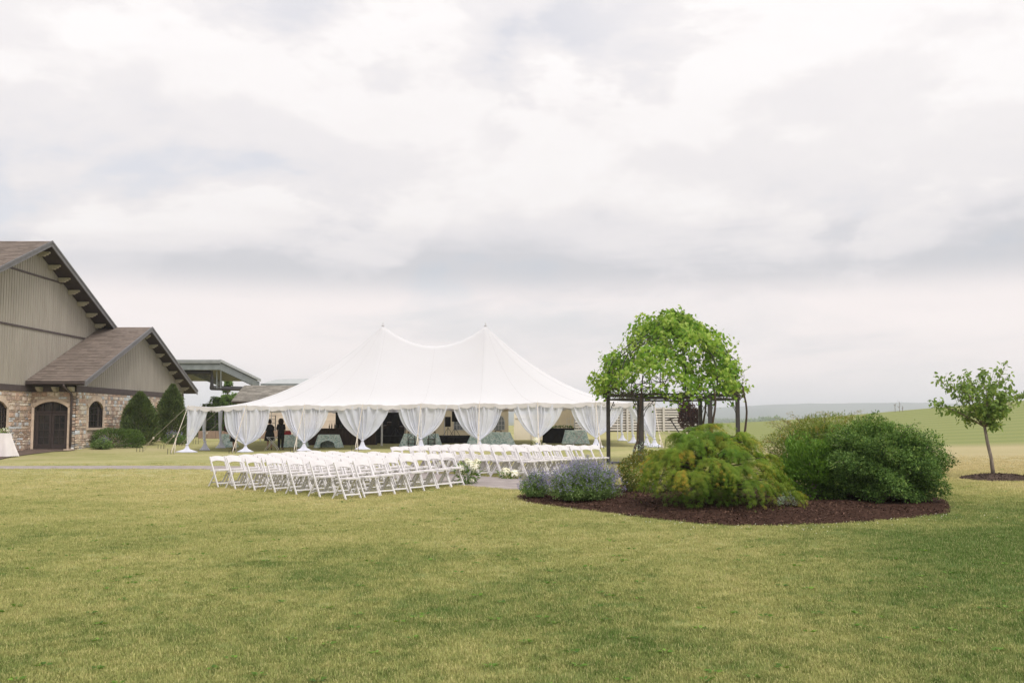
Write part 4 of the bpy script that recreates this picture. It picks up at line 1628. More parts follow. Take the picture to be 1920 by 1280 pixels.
for i, x in enumerate(fpx):
    guy(x, TY0, x, TY0 - 2.5)
guy(TX0, TY0, TX0 - 2.45, TY0 - .1)
for y in spy[:3]:
    guy(TX0, y, TX0 - 2.45, y)
guy(TX1, TY0, TX1 + 2.4, TY0)
for y in spy[:3]:
    guy(TX1, y, TX1 + 2.4, y)


# tied curtains
def curtain(x, y, ud, wl, wr, label, tie=.50, power=2.4, ease=.32, seed=0, flare=.42, folds=9, zt=None, group='tied sheer curtains round the tent'):
    r = random.Random(seed)
    g = gz(x, y)
    zt = (eave_z(x) - .10) if zt is None else zt
    ud = np.array((*ud, 0.0))
    nd_ = np.array((ud[1], -ud[0], 0.0))
    o = thing('tied_curtain', label, 'curtain', (x, y, g), group)
    nu, nt_ = 96, 34
    ztie = g + tie
    us = np.linspace(-1, 1, nu)
    ph = r.uniform(0, 6)
    warp = us + .10 * np.sin(us * 5 + ph) + .05 * np.sin(us * 11 + ph * 2)
    rows = []
    for j in range(nt_ + 1):
        t = j / nt_
        w = max(1 - ease * t - (1 - ease) * t ** power, 0)
        wl_, wr_ = .07 + (wl - .07) * w, .07 + (wr - .07) * w
        if wl < .1:
            wl_ = .05
        if wr < .1:
            wr_ = .05
        off = np.where(us < 0, us * wl_, us * wr_)
        # side edges hang lower than the middle while they swing in to the tie
        z = zt + (ztie - zt) * t + 0 * us
        amp = .035 + .05 * (1 - t)
        dep = amp * np.sin(warp * folds * math.pi * .5 * 2 + ph) + .03 * np.sin(warp * 23 + ph)
        crowd = .06 * np.sin(warp * folds * math.pi + ph + 1.2) * np.minimum(1, t * 1.5) * np.minimum(wl_ + wr_, 1)
        P = np.array((x, y, 0)) + (off + crowd)[:, None] * ud + (dep * np.minimum(1, .35 + w) - .07)[:, None] * nd_ * 1.0
        P[:, 2] = z
        rows.append(P)
    MB().sheet(np.array(rows)).build('curtain', M['sheer'], o, True)
    # gathered foot
    mb = MB()
    pr = [(.055, tie + .03), (.06, tie), (.055, tie - .05), (.085, tie - .14), (.12, tie * .5), (.17, .16), (flare * .8, .07), (flare, .03), (flare * .97, .005)]
    mb.lathe(pr[::-1], (x, y - .02, g), 26, 1.0, .8, .10, 7, ph)
    mb.build('pooled_foot', M['hem'], o, True)
    mb = MB()
    mb.tube([(x + .08 * math.cos(a), y - .02 + .07 * math.sin(a), ztie - .01) for a in np.linspace(0, 2 * math.pi, 13)], .018, 6, False)
    mb.build('tie', M['hem'], o, True)
    return o


ordn = ['leftmost', 'second', 'third', 'fourth', 'fifth', 'sixth', 'seventh', 'eighth', 'rightmost']
for i, x in enumerate(fpx):
    kw = dict(tie=.50 + .05 * math.sin(i * 2.1), seed=40 + i, power=3.0 + .5 * math.sin(i * 1.7), folds=8 + i % 3, ease=.32 + .06 * math.sin(i * 3.1))
    wl, wr = 1.36 + .09 * math.sin(i * 2.7), 1.36 + .09 * math.cos(i * 1.9)
    if i == 0:
        wl, wr, lab = .06, 1.05, 'long white curtain tied at the left front corner pole of the tent'
        kw.update(power=2.0, tie=.42, flare=.55, folds=6)
    elif i == 8:
        wl, wr, lab = 1.45, .06, 'white curtain at the right front corner pole of the tent'
        kw.update(power=1.8, folds=7)
    else:
        lab = 'tied white sheer curtain, %s from the left along the tent front' % ordn[i]
        if i == 1:
            wl, wr = 1.2, 1.25
            kw.update(power=4.2, tie=.40, folds=11, ease=.12)
    curtain(x, TY0, (1, 0), wl, wr, lab, **kw)
for j, y in enumerate(spy):
    if j in (0, 1):
        curtain(TX0, y, (0, 1), .10, .10, ('slim wrapped curtain on the %s pole along the tent left side' % ('nearer', 'farther')[j]), seed=60 + j, flare=.3, folds=3)
    if j in (0, 2, 4):
        curtain(TX1, y, (0, 1), .5, .5, ('narrow white curtain on the right side of the tent, %s one' % ('nearest', '', 'middle', '', 'farthest')[j]), seed=70 + j, flare=.34, folds=4)
for j, i in enumerate((2, 3)):
    curtain(fpx[i], TY1, (1, 0), .9, .9, 'shaded curtain tied to the tent back edge behind the dark stage, %s' % ('left one', 'right one')[j], seed=80 + j, power=2.2)

# vinyl back walls with arched windows
sw = thing('tent_sidewall', 'beige vinyl tent back wall with arched cathedral windows', 'tent wall', (-1, TY1, gz(-1, TY1)))
W = Wall((0, TY1 + .02, 0), (1, 0, 0), (0, -1, 0))


def wall_panel(x0, x1, wins):
    nx, nz = int((x1 - x0) / .12), 2
    rows = []
    for z in (gz(x0, TY1) + .02, eave_z(x0) - .02):
        rows.append([(x, TY1 + .05 + .05 * math.sin(x * 5.2) + .02 * math.sin(x * 13), z) for x in np.linspace(x0, x1, nx)])
    MB().sheet(np.array(rows)).build('vinyl_panel', M['sidewall'], sw, True)
    for c in wins:
        A = Arch(c, .42, 1.0, 1.65, 2.05)
        mb = MB()
        W.poly(mb, [(A.c - A.hw, A.z0)] + A.top(12) + [(A.c + A.hw, A.z0)], .08, .10)
        wo = mb.build('window', M['vinylclear'], sw)
        mb = MB()
        for i in range(5):
            u = A.c - A.hw + 2 * A.hw * i / 4
            W.block(mb, u - .02, u + .02, A.z0, A.zs + (.0 if i in (0, 4) else .3), .101, .115)
        for z in (1.0, 1.33, 1.65):
            W.block(mb, A.c - A.hw, A.c + A.hw, z - .02, z + .02, .102, .12)
        tp, inn = A.top(10), A.top(10, -.04)
        for k_ in range(9):
            W.poly(mb, [tp[k_], tp[k_ + 1], inn[k_ + 1], inn[k_]], .101, .117)
        mb.build('glazing_bar', M['pole_white'], wo)


wall_panel(-7.6, -.25, [-6.6, -3.7, -.95])
wall_panel(3.0, 4.4, [])
# see-through window panel at the right: only the printed bars
k = MB()
A = Arch(4.45, .55, 1.05, 1.8, 2.2)
for i in range(5):
    u = A.c - A.hw + 2 * A.hw * i / 4
    W.block(k, u - .016, u + .016, A.z0, A.zs + (.0 if i in (0, 4) else .25), .101, .115)
for z in (1.05, 1.42, 1.8):
    W.block(k, A.c - A.hw, A.c + A.hw, z - .016, z + .016, .102, .12)
k.build('glazing_bar', M['pole_white'], sw)
cp = thing('cream_panel', 'plain cream panel standing behind the tent, right of the arched windows', 'panel', (1.2, 73, gz(1.2, 73)))
x0_, x1_ = at(966, 800, 73)[0], at(1030, 800, 73)[0]
g_ = gz(1.2, 73)
MB().span((x0_, 73, g_ - .05), (x1_, 73.12, 2.14)).build('board', M['cream'], cp)
MB().span((x0_ - .05, 72.93, 1.82), (x1_ + .05, 72.999, 1.87)).build('rail', M['cream'], cp)
for x in (x0_ - .05, x1_ + .05):
    MB().span((x - .045, 72.95, g_ - .1), (x + .045, 73.1, 2.2)).build('post', M['cream'], cp)


# ------------------------------------------------------------------ furniture under the tent
def skirted_table(px, d, w, dp, label, h=.76, m='floral', flare=.24, gap=0.0, cat='table', name='cloth_table', group=None):
    x, y = at(px, 800, d)[0], d
    g = gz(x, y)
    o = thing(name, label, cat, (x, y, g), group)
    mb = MB()
    mb.span((x - w / 2 + .02, y - dp / 2 + .02, g + h - .03), (x + w / 2 - .02, y + dp / 2 - .02, g + h - .004))
    mb.build('tabletop', M['wood_dark'], o)
    for sx in (-1, 1):
        for sy in (-1, 1):
            mb = MB()
            mb.tube([(x + sx * (w / 2 - .08), y + sy * (dp / 2 - .08), g - .02), (x + sx * (w / 2 - .08), y + sy * (dp / 2 - .08), g + h - .03)], .018, 6)
            mb.build('leg', M['steel_dark'], o)
    # cloth: flat top, corners that flare out
    n_ = 64
    rows = []
    ring = []
    for i in range(n_):
        a = 2 * math.pi * i / n_
        ca, sa = math.cos(a), math.sin(a)
        q_ = max(abs(ca) / (w / 2), abs(sa) / (dp / 2))
        ring.append((ca / q_, sa / q_, a))
    for t in (0, .02, .25, .5, .75, 1.0):
        row = []
        for rx, ry, a in ring:
            corner = (abs(rx) / (w / 2)) * (abs(ry) / (dp / 2))
            k_ = 1 + 0 * t
            fl = flare * t * (.35 + .9 * corner ** 3) + .03 * t * math.sin(a * 11)
            ln = math.hypot(rx, ry)
            z = g + h + .004 - (h - .02) * t
            if gap and t > .45 and abs(rx) < w / 2 * gap and ry < 0:
                z = max(z, g + h - (h - .02) * (.45 + .25 * (abs(rx) / (w / 2 * gap)) ** 2))
            row.append((x + rx * (1 + fl / ln), y + ry * (1 + fl / ln), z))
        rows.append(row)
    mb = MB()
    mb.sheet(np.array(rows), None, True)
    mb.add(rows[0], [tuple(range(n_))])
    mb.build('tablecloth', M[m], o, True)
    return o


skirted_table(428.5, 59.5, .62, .6, 'small table in sage patterned cloth near the tent left end', .80, flare=.22)
skirted_table(553, 60.5, 1.1, .75, 'shaded patterned cloth table behind the two women in black', .76)
skirted_table(617, 59, 1.15, .75, 'sage patterned cloth table with parted front beside the bar', .78, gap=.62)
skirted_table(790, 57.4, 1.9, .8, 'long sage patterned cloth table with a cross-back chair before it', .76)
skirted_table(921, 57.0, 2.15, 1.2, 'wide sage patterned cloth table right of the dark stage', .80, flare=.34)
skirted_table(1079, 61, 1.25, .8, 'sage patterned cloth table behind the right folding stand', .84)


def cross_chair(px, d, label, rot=0.0):
    x, y = at(px, 800, d)[0], d
    g = gz(x, y)
    o = thing('cross_back_chair', label, 'chair', (x, y, g), 'dark cross-back chairs under the tent')
    o.rotation_euler = (0, 0, rot)
    L = dict(local=True)
    mb = MB().span((-.22, -.21, .43), (.22, .22, .465))
    mb.build('seat', M['wood_dark'], o, bevel=.01, **L)
    for sx in (-1, 1):
        MB().tube([(sx * .19, .18, 0), (sx * .18, .17, .43)], .017, 6).build('leg', M['wood_dark'], o, **L)
        MB().tube([(sx * .19, -.22, 0), (sx * .19, -.19, .45), (sx * .185, -.25, .88)], .018, 6).build('back_post', M['wood_dark'], o, **L)
    mb = MB()
    mb.tube([(-.185, -.25, .86), (-.1, -.265, .89), (.1, -.265, .89), (.185, -.25, .86)], .022, 6)
    mb.tube([(-.17, -.205, .5), (.17, -.25, .85)], .012, 5)
    mb.tube([(.17, -.208, .5), (-.17, -.253, .85)], .012, 5)
    mb.build('backrest', M['wood_dark'], o, **L)
    mb = MB()
    mb.tube([(-.18, .175, .2), (.18, .175, .2)], .011, 5)
    mb.tube([(-.19, -.2, .24), (.19, -.2, .24)], .011, 5)
    mb.build('stretcher', M['wood_dark'], o, **L)


cross_chair(772, 56.6, 'dark wooden cross-back chair before the long patterned table')
cross_chair(809, 56.7, 'dark cross-back chair half hidden by the fifth curtain', .2)
cross_chair(934, 58.4, 'dark cross-back chair behind the wide patterned table', math.pi)


def tray_stand(px, py, d, label):
    p = at(px, py, d)
    x, y = p[0], d
    g = gz(x, y)
    o = thing('folding_stand', label, 'stand', (x, y, g), 'white folding stands under the tent')
    for s_ in (-1, 1):
        mb = MB()
        for yy in (-.2, .2):
            mb.tube([(x - s_ * .36, y + yy, g), (x - s_ * .30, y + yy, g + .14), (x + s_ * .26, y + yy, g + .74)], .016, 6)
        mb.tube([(x + s_ * .26, y - .2, g + .74), (x + s_ * .26, y + .2, g + .74)], .016, 6)
        mb.build('leg_frame', M['pole_white'], o)
    MB().tube([(x - .26, y, g + .73), (x + .26, y, g + .73)], .012, 5).build('strap', M['pole_white'], o)


tray_stand(510, 840, 55.5, 'white folding stand in front of the two women in black')
tray_stand(1086, 830, 58.2, 'white folding stand before the small patterned table at right')

# the bar and its bottles
bar_ = thing('bar_counter', 'dark timber bar counter with bottles, under the left half of the tent', 'bar', (-11, 64, gz(-11, 64)))
g_ = gz(-11, 64)
for i in range(11):
    xa = -13.3 + i * .42
    MB().span((xa + .006, 63.7, g_), (xa + .414, 63.74, g_ + 1.0)).build('plank', M['wood_dark'], bar_)
MB().span((-13.3, 63.741, g_), (-8.68, 64.4, g_ + .99)).build('carcass', M['black'], bar_)
MB().span((-13.4, 63.6, g_ + 1.001), (-8.58, 64.5, g_ + 1.06)).build('counter', M['wood_dark'], bar_)
bx = [618, 622, 627, 632, 636, 640, 645, 649, 655, 661]
for i, px in enumerate(bx):
    x = at(px, 800, 64)[0]
    mb = MB()
    s_ = random.uniform(.85, 1.15)
    mb.lathe([(.035, 0), (.037, .15 * s_), (.036, .18 * s_), (.014, .23 * s_), (.013, .31 * s_), (.015, .31 * s_), (.015, .325 * s_)], (x, 64 + .12 * (i % 3) - .1, g_ + 1.06), 10)
    tag(mb.build('bottle', M['green_glass' if i % 2 else 'wood_dark'], None, True), 'dark bottle on the bar counter, %s from the left of its row' % ('first second third fourth fifth sixth seventh eighth ninth tenth'.split()[i]), 'bottle', 'bottles on the bar')

# stage with drums and loudspeakers
stg = thing('stage', 'low black stage at the back of the tent', 'stage', (-6, 66, gz(-6, 66)))
g_ = gz(-6, 66)
MB().span((-9.0, 66, g_ + .40), (-1.9, 69.9, g_ + .48)).build('deck', M['black'], stg)
rows = [[(x, 65.96 + .03 * math.sin(x * 14), z) for x in np.linspace(-9.02, -1.88, 160)] for z in (g_ + .01, g_ + .40)]
MB().sheet(np.array(rows)).build('skirt', M['black'], stg, True)
bk = thing('black_backdrop', 'tall black curtain backdrop behind the stage at the tent back', 'backdrop', (-9.5, 70.2, gz(-9.5, 70)))
rows = [[(x, 70.3 + .05 * math.sin(x * 9), z) for x in np.linspace(-12.4, -7.55, 120)] for z in (gz(-10, 70) + .02, 2.2)]
MB().sheet(np.array(rows)).build('curtain', M['black'], bk, True)
MB().tube([(-12.4, 70.3, 2.22), (-7.5, 70.3, 2.22)], .02, 6).build('rail', M['steel_dark'], bk)
for x in (-12.4, -7.5):
    MB().tube([(x, 70.3, gz(x, 70) - .02), (x, 70.3, 2.24)], .025, 6).build('upright', M['steel_dark'], bk)
zs = g_ + .481
dr = thing('drum_kit', 'dark drum kit on the stage behind the fourth curtain', 'drum kit', (-8.0, 67.6, zs))
mb = MB()
mb.tube([(-8.0, 67.2, zs + .28), (-8.0, 67.6, zs + .28)], .27, 18)
mb.build('bass_drum', M['black'], dr)
for dx, dz, rr in ((-.28, .72, .16), (.22, .74, .15), (.55, .45, .2), (-.62, .5, .17)):
    MB().tube([(-8 + dx, 67.5, zs + dz), (-8 + dx, 67.45, zs + dz + .2)], rr, 14).build('drum', M['wood_dark'], dr)
for dx, dz in ((-.75, 1.05), (.7, 1.1)):
    c_ = MB()
    c_.tube([(-8 + dx, 67.6, zs), (-8 + dx, 67.6, zs + dz)], .012, 5)
    c_.lathe([(.2, 0), (.05, .03), (.01, .045)], (-8 + dx, 67.6, zs + dz), 16)
    c_.build('cymbal', M['steel_dark'], dr)


def loudspeaker(x, y, z, label, hgt=1.0):
    o = thing('loudspeaker', label, 'loudspeaker', (x, y, z), 'loudspeakers on the stage')
    mb = MB()
    mb.prism([(x - .2, y - .18, z + hgt), (x + .2, y - .18, z + hgt), (x + .14, y + .2, z + hgt), (x - .14, y + .2, z + hgt)], (0, 0, .68))
    mb.build('cabinet', M['black'], o, bevel=.02)
    MB().tube([(x, y, z + .35), (x, y, z + hgt)], .02, 8).build('pole', M['steel_dark'], o)
    for k_ in range(3):
        a = k_ * 2.094 + .5
        MB().tube([(x, y, z + .55), (x + .38 * math.cos(a), y + .38 * math.sin(a), z + .0)], .014, 6).build('leg', M['steel_dark'], o)


loudspeaker(at(853, 800, 67)[0], 67.0, zs, 'tall black loudspeaker on a stand at the right of the stage', .95)
loudspeaker(at(840, 800, 68.5)[0], 68.5, zs, 'black loudspeaker standing behind the tall one on the stage', .6)
loudspeaker(at(742, 800, 67)[0], 67.0, zs, 'black loudspeaker on a stand right of the drum kit', .55)
dk = skirted_table(1047, 63.5, 1.95, .8, 'black skirted table under the right half of the tent', .95, 'black', .05)
n = 260
P, N_ = mound(n, (at(1052, 800, 63.5)[0], 63.5, gz(3, 63.5) + 1.0), (.75, .2, .13), 7, .2)
leaves('greenery_runner', P, rdir(n), N_, rng.uniform(.05, .11, n), rng.random(n), 'oval', LM['greenery'])
tag(bpy.data.objects['greenery_runner'], 'leafy greenery lying along the black skirted table', 'greenery')


# ------------------------------------------------------------------ people
def skin_body(name, joints, edges, m, parent, root=0, sub=2):
    me = bpy.data.meshes.new(name)
    me.from_pydata([j[:3] for j in joints], edges, [])
    ob = bpy.data.objects.new(name, me)
    C.objects.link(ob)
    ob.parent = parent
    md = ob.modifiers.new('skin', 'SKIN')
    md.use_smooth_shade = True
    if not me.skin_vertices:
        me.attributes.new('skin', 'FLOAT', 'POINT') if False else None
    sv = me.skin_vertices[0].data
    for i, j in enumerate(joints):
        sv[i].radius = (j[3], j[4] if len(j) > 4 else j[3])
        sv[i].use_root = (i == root)
    sb = ob.modifiers.new('smooth', 'SUBSURF')
    sb.levels = sb.render_levels = sub
    me.materials.append(m)
    return ob


def person(px, d, h, label, rot, dress=True, hair='bun', lean=0.0):
    x = at(px, 800, d)[0]
    g = gz(x, d)
    o = thing('person', label, 'person', (x, d, g))
    o.rotation_euler = (0, 0, rot)
    s_ = h / 1.68
    J = [(0, 0, .93, .13, .095), (0, .01, 1.10, .115, .085), (0, 0, 1.30, .15, .09), (0, 0, 1.42, .06, .055), (0, .01, 1.50, .052), (0, .015, 1.57, .082, .095), (0, .01, 1.65, .07, .085)]
    E = [(0, 1), (1, 2), (2, 3), (3, 4), (4, 5), (5, 6)]
    for sg in (-1, 1):
        k_ = len(J)
        J += [(sg * .17, 0, 1.36, .055), (sg * .23, -.02, 1.09, .042), (sg * .16, .20, .98, .034), (sg * .10, .30, 1.0, .026), (sg * .075, .36, 1.01, .016)]
        E += [(2, k_), (k_, k_ + 1), (k_ + 1, k_ + 2), (k_ + 2, k_ + 3), (k_ + 3, k_ + 4)]
        k_ = len(J)
        J += [(sg * .095, 0, .88, .088), (sg * .10, .01, .48, .058), (sg * .10, -.015, .28, .052), (sg * .10, -.02, .08, .036), (sg * .105, .06, .035, .036), (sg * .11, .13, .025, .026)]
        E += [(0, k_), (k_, k_ + 1), (k_ + 1, k_ + 2), (k_ + 2, k_ + 3), (k_ + 3, k_ + 4), (k_ + 4, k_ + 5)]

    def bend(p):
        if lean and p[2] > .9:
            a = -lean
            zz, yy = p[2] - .9, p[1]
            return (p[0], yy * math.cos(a) - zz * math.sin(a), .9 + yy * math.sin(a) + zz * math.cos(a)) + tuple(p[3:])
        return tuple(p)
    J = [tuple(v * s_ for v in bend(j)) for j in J]
    skin_body('body', J, E, M['skin'], o)
    if dress:
        pr = [(.31, .50), (.285, .70), (.245, .92), (.18, 1.08), (.205, 1.26), (.215, 1.36), (.14, 1.43), (.08, 1.46)]
        mb = MB()
        for i_, (r_, z_) in enumerate(pr):
            pass
        mb.lathe([(r_ * s_, z_ * s_) for r_, z_ in pr], (0, .005, 0), 22, 1.0, .66, .05, 6)
        mb.v = [bend((p[0] / s_, p[1] / s_, p[2] / s_)) for p in mb.v]
        mb.v = [(p[0] * s_, p[1] * s_, p[2] * s_) for p in mb.v]
        mb.build('dress', M['black'], o, True, True)
        Jl = [J[7], J[8]], [J[18], J[19]]
    else:
        keep = [0, 1, 2, 3] + [7, 8] + [12, 13, 14, 15] + [18, 19] + [23, 24, 25, 26]
        mp = {k_: i_ for i_, k_ in enumerate(keep)}
        JJ = [tuple(J[k_][:3]) + tuple(r_ * 1.28 + .014 for r_ in J[k_][3:]) for k_ in keep]
        EE = [(mp[a], mp[b]) for a, b in E if a in mp and b in mp]
        skin_body('shirt_and_trousers', JJ, EE, M['black'], o)
    for sg in (0, 1):
        b_ = 7 + sg * 11
        JJ = [tuple(J[b_][:3]) + (.078 * s_,), tuple(J[b_ + 1][:3]) + (.06 * s_,)]
        if dress:
            skin_body('sleeve', JJ, [(0, 1)], M['black'], o)
        JJ = [tuple(J[k_][:3]) + (.045 * s_,) for k_ in (b_ + 8, b_ + 9, b_ + 10)]
        skin_body('shoe', JJ, [(0, 1), (1, 2)], M['black'], o)
    hd = J[5]
    hx_, hy_, hz_ = hd[:3]
    hr = MB()
    dirs = rdir(1)
    pr = [(.02, .145), (.07, .125), (.10, .07), (.108, .01), (.10, -.05), (.07, -.085)]
    hr.lathe([(r_ * s_, z_ * s_) for r_, z_ in pr[::-1]], (hx_, hy_ - .022 * s_, hz_ + .035 * s_), 16, 1, 1.08, .03, 5)
    if hair == 'bun':
        hr.lathe([(.01, -.05), (.045, -.035), (.055, 0), (.045, .035), (.01, .05)], (hx_, hy_ - .05 * s_, hz_ + .16 * s_), 12)
    else:
        hr.lathe([(.06, -.20), (.13, -.14), (.15, -.02), (.135, .08), (.09, .14), (.02, .165)], (hx_, hy_ - .035 * s_, hz_ + .01), 18, 1, .95, .07, 6)
    hr.build('hair', M['hair_red'] if hair == 'red' else M['hair'], o, True, True)
    return o


person(506, 57.6, 1.66, 'woman in a black knee-length dress seen from behind, left of the pair', .1, True, 'bun')
person(527, 57.4, 1.72, 'woman with big dark hair in black shirt and trousers, right of the pair', -.15, False, 'curly')
person(440, 56.6, 1.66, 'person with auburn hair in black bending behind the second curtain', 1.35, True, 'red', 1.0)
rbx = thing('red_box', 'small red box on the shaded table beside the women', 'box', (at(539, 804, 60)[0], 60.3, gz(-13, 60) + .765))
x_, z_ = at(539, 804, 60.3)[0], gz(-13, 60) + .77
MB().span((x_ - .2, 60.2, z_), (x_ + .2, 60.45, z_ + .2)).build('carton', M['redbox'], rbx, bevel=.01)
MB().span((x_ - .21, 60.19, z_ + .2), (x_ + .21, 60.46, z_ + .24)).build('lid', M['redbox'], rbx)

# ------------------------------------------------------------------ rows of white folding chairs
def make_chair():
    o = thing('folding_chair', 'white folding chair', 'chair', (0, 0, 0), 'white folding chairs set out in rows')
    L = dict(local=True)
    wr = M['white_resin']
    top_b, foot_f = Vector((0, .185, .775)), Vector((0, -.235, 0))
    for sx in (-1, 1):
        x = sx * .205
        # long stile: from the top of the back down to the front foot
        MB().bar((x, top_b.y, top_b.z), (x, foot_f.y, foot_f.z), .026, .045, (0, 1, .4)).build('stile', wr, o, bevel=.006, **L)
        MB().bar((sx * .178, -.10, .435), (sx * .178, .25, 0), .024, .04, (0, 1, .4)).build('leg', wr, o, bevel=.005, **L)
    d = (top_b - foot_f).normalized()
    # curved top rail of the back
    rows = []
    for s_ in np.linspace(-1, 1, 13):
        rise = .028 * (1 - s_ * s_)
        bow = .03 * (1 - s_ * s_)
        hi = top_b + d * (rise - .012) + Vector((s_ * .19, bow, 0))
        lo = top_b - d * (.15 - .035 * (1 - s_ * s_)) + Vector((s_ * .19, bow, 0))
        rows.append([hi, lo])
    P = np.array([[tuple(a), tuple(b)] for a, b in rows])
    nrm_ = np.array((0, d.z, -d.y)) * .011
    mb = MB()
    f_, b_ = P - nrm_, P + nrm_
    full = np.concatenate([f_, b_[:, ::-1]], 1)
    mb.sheet(full, None, True)
    mb.add(full[0], [(0, 1, 2, 3)])
    mb.add(full[-1], [(3, 2, 1, 0)])
    mb.build('backrest', wr, o, **L)
    # seat frame with its pad
    mb = MB()
    mb.span((-.192, -.225, .415), (.192, -.19, .452))
    mb.span((-.192, .135, .40), (.192, .165, .44))
    for sx in (-1, 1):
        mb.bar((sx * .176, -.19, .433), (sx * .176, .135, .42), .032, .036)
    seat = mb.build('seat', wr, o, bevel=.005, **L)
    mb = MB()
    mb.prism([(-.158, -.186, .44), (.158, -.186, .44), (.158, .09, .430), (-.158, .09, .430)], (0, 0, .022))
    mb.build('seat_pad', M['white_pad'], seat, bevel=.01, **L)
    mb = MB()
    mb.bar((-.192, -.188, .105), (.192, -.188, .105), .018, .032, (0, .4, 1))
    mb.build('stretcher', wr, o, **L)
    mb = MB()
    mb.bar((-.166, .165, .115), (.166, .165, .115), .018, .032)
    mb.build('stretcher', wr, o, **L)
    return o


chair0 = make_chair()
ROWDIR = np.array((.655, .756))
ROT = math.atan2(ROWDIR[1], ROWDIR[0])
FACE = np.array((math.sin(ROT), -math.cos(ROT)))
nth = ['first', 'second', 'third', 'fourth', 'fifth', 'sixth', 'seventh', 'eighth']
fr_l, bk_l = np.array((-3.50, 21.05)), np.array((-7.55, 25.75))         # left end of the front row and of the back row, left block
fr_r, bk_r = np.array((.40, 25.55)), np.array((-3.42, 30.35))
first = True
for blk, (A, B) in (('left', (fr_l, bk_l)), ('right', (fr_r, bk_r))):
    for i in range(7):
        base = A + (B - A) * i / 6
        for j in range(8):
            if first:
                ch = chair0
                first = False
            else:
                ch = copy_tree(chair0)
            gap = .450 * j + (.055 if j and blk == 'left' and i == 0 else 0)
            p = base + ROWDIR * (gap + .22) - FACE * .235 + rng.normal(size=2) * .014
            ch.location = (float(p[0]), float(p[1]), gz(p[0], p[1]))
            ch.rotation_euler = (0, 0, ROT + R(random.gauss(0, 1.8)))
            rn = 'front' if i == 0 else ('back' if i == 6 else nth[i])
            ch['label'] = 'white folding chair, %s from the left in the %s row of the %s block' % (nth[j], rn, blk)


# ------------------------------------------------------------------ flowers
def bloom(mb_list, c, r, seed):
    """a round white bloom of overlapping petals"""
    rr = np.random.default_rng(seed)
    n_ = 90
    D = unit(rr.normal(size=(n_, 3)))
    D[:, 2] = np.where(D[:, 2] < -.5, -D[:, 2], D[:, 2])
    P = np.array(c) + D * r * rr.uniform(.35, .95, (n_, 1))
    mb_list.append((P, unit(np.cross(D, rr.normal(size=(n_, 3)))), D, np.full(n_, r * .75) * rr.uniform(.7, 1.1, n_), rr.random(n_) * .6 + .4))


def bouquet(name, label, base, blooms, leaves_n, spread, h, seed, vase=False):
    g = base[2]
    o = thing(name, label, 'flowers', base, 'white flower arrangements')
    for k_, (dx, dy, dz, r) in enumerate(blooms):
        lst = []
        bloom(lst, (base[0] + dx, base[1] + dy, g + dz), r, seed + k_)
        P, A_, N_, S_, T_ = lst[0]
        leaves('bloom', P, A_, N_, S_, T_, 'bent', M['petal'], o)
    P, N_ = mound(leaves_n, (base[0], base[1], g + h * .40), (spread, spread, h * .5), seed, .3, 3, .7, -1)
    leaves('foliage', P, N_ + .5 * rdir(len(P)), rdir(len(P)), rng.uniform(.07, .14, len(P)), rng.random(len(P)), 'lance', LM['greenery'], o)
    mb = MB()
    for dx, dy, dz, r in blooms:
        mb.tube([(base[0] + dx * .1, base[1] + dy * .1, g), (base[0] + dx * .5, base[1] + dy * .5, g + dz * .6), (base[0] + dx, base[1] + dy, g + dz)], .008, 5)
    mb.build('stem', LM['greenery'], o)
    return o


b_ = gp(877, 908)
bouquet('flower_arrangement', 'large white blooms with leaves on the grass at the aisle end of the left block', b_,
        [(-.18, .0, .36, .12), (.05, .08, .50, .10), (.16, -.05, .40, .14), (-.02, .1, .56, .08), (.1, -.12, .10, .07), (-.28, .05, .22, .06), (.22, .1, .52, .1)], 420, .27, .5, 300)
b_ = gp(956, 898)
bouquet('flower_arrangement', 'pair of white blooms low on the grass before the right block of chairs', b_, [(-.12, 0, .18, .13), (.12, -.05, .12, .13)], 120, .2, .2, 320)
b_ = at(1006, 832, 51.9)
b_[2] = gz(b_[0], 51.9)
bouquet('flower_arrangement', 'white blooms beside the seventh curtain foot at the tent front', b_, [(-.05, 0, .38, .20), (.38, .1, .15, .13), (-.12, .02, .18, .1)], 90, .22, .4, 340)

# tall cocktail table with a white cloth on the terrace
tp_ = np.array((-23.75, 46.6))
g_ = gz(*tp_) + .03
ct = thing('cocktail_table', 'tall round table in a white floor-length cloth before the barn window', 'table', (*tp_, g_))
mb = MB()
mb.lathe([(.36, 1.05), (.37, 1.07), (.36, 1.075)], (*tp_, g_), 24)
mb.build('tabletop', M['wood_dark'], ct)
MB().tube([(*tp_, g_), (*tp_, g_ + 1.05)], .04, 8).build('pedestal', M['steel_dark'], ct)
n_ = 72
rows = []
for t in np.linspace(0, 1, 9):
    row = []
    for i in range(n_):
        a = 2 * math.pi * i / n_
        rr = .375 + (.30 * t ** 1.2) * (1 + .28 * math.sin(a * 7 + .6) + .1 * math.sin(a * 13)) * (1 if t else 0)
        row.append((tp_[0] + rr * math.cos(a), tp_[1] + rr * math.sin(a), g_ + 1.082 - 1.065 * t))
    rows.append(row)
mb = MB().sheet(np.array(rows), None, True)
mb.add(rows[0], [tuple(range(n_))])
mb.build('tablecloth', M['linen'], ct, True)
bouquet('flower_centrepiece', 'small white and green posy on the tall table before the barn', (tp_[0] + .12, tp_[1] - .05, g_ + 1.083),
        [(-.05, 0, .16, .08), (.16, 0, .1, .09), (.05, .05, .2, .06), (-.25, .02, .06, .07)], 130, .2, .2, 360)

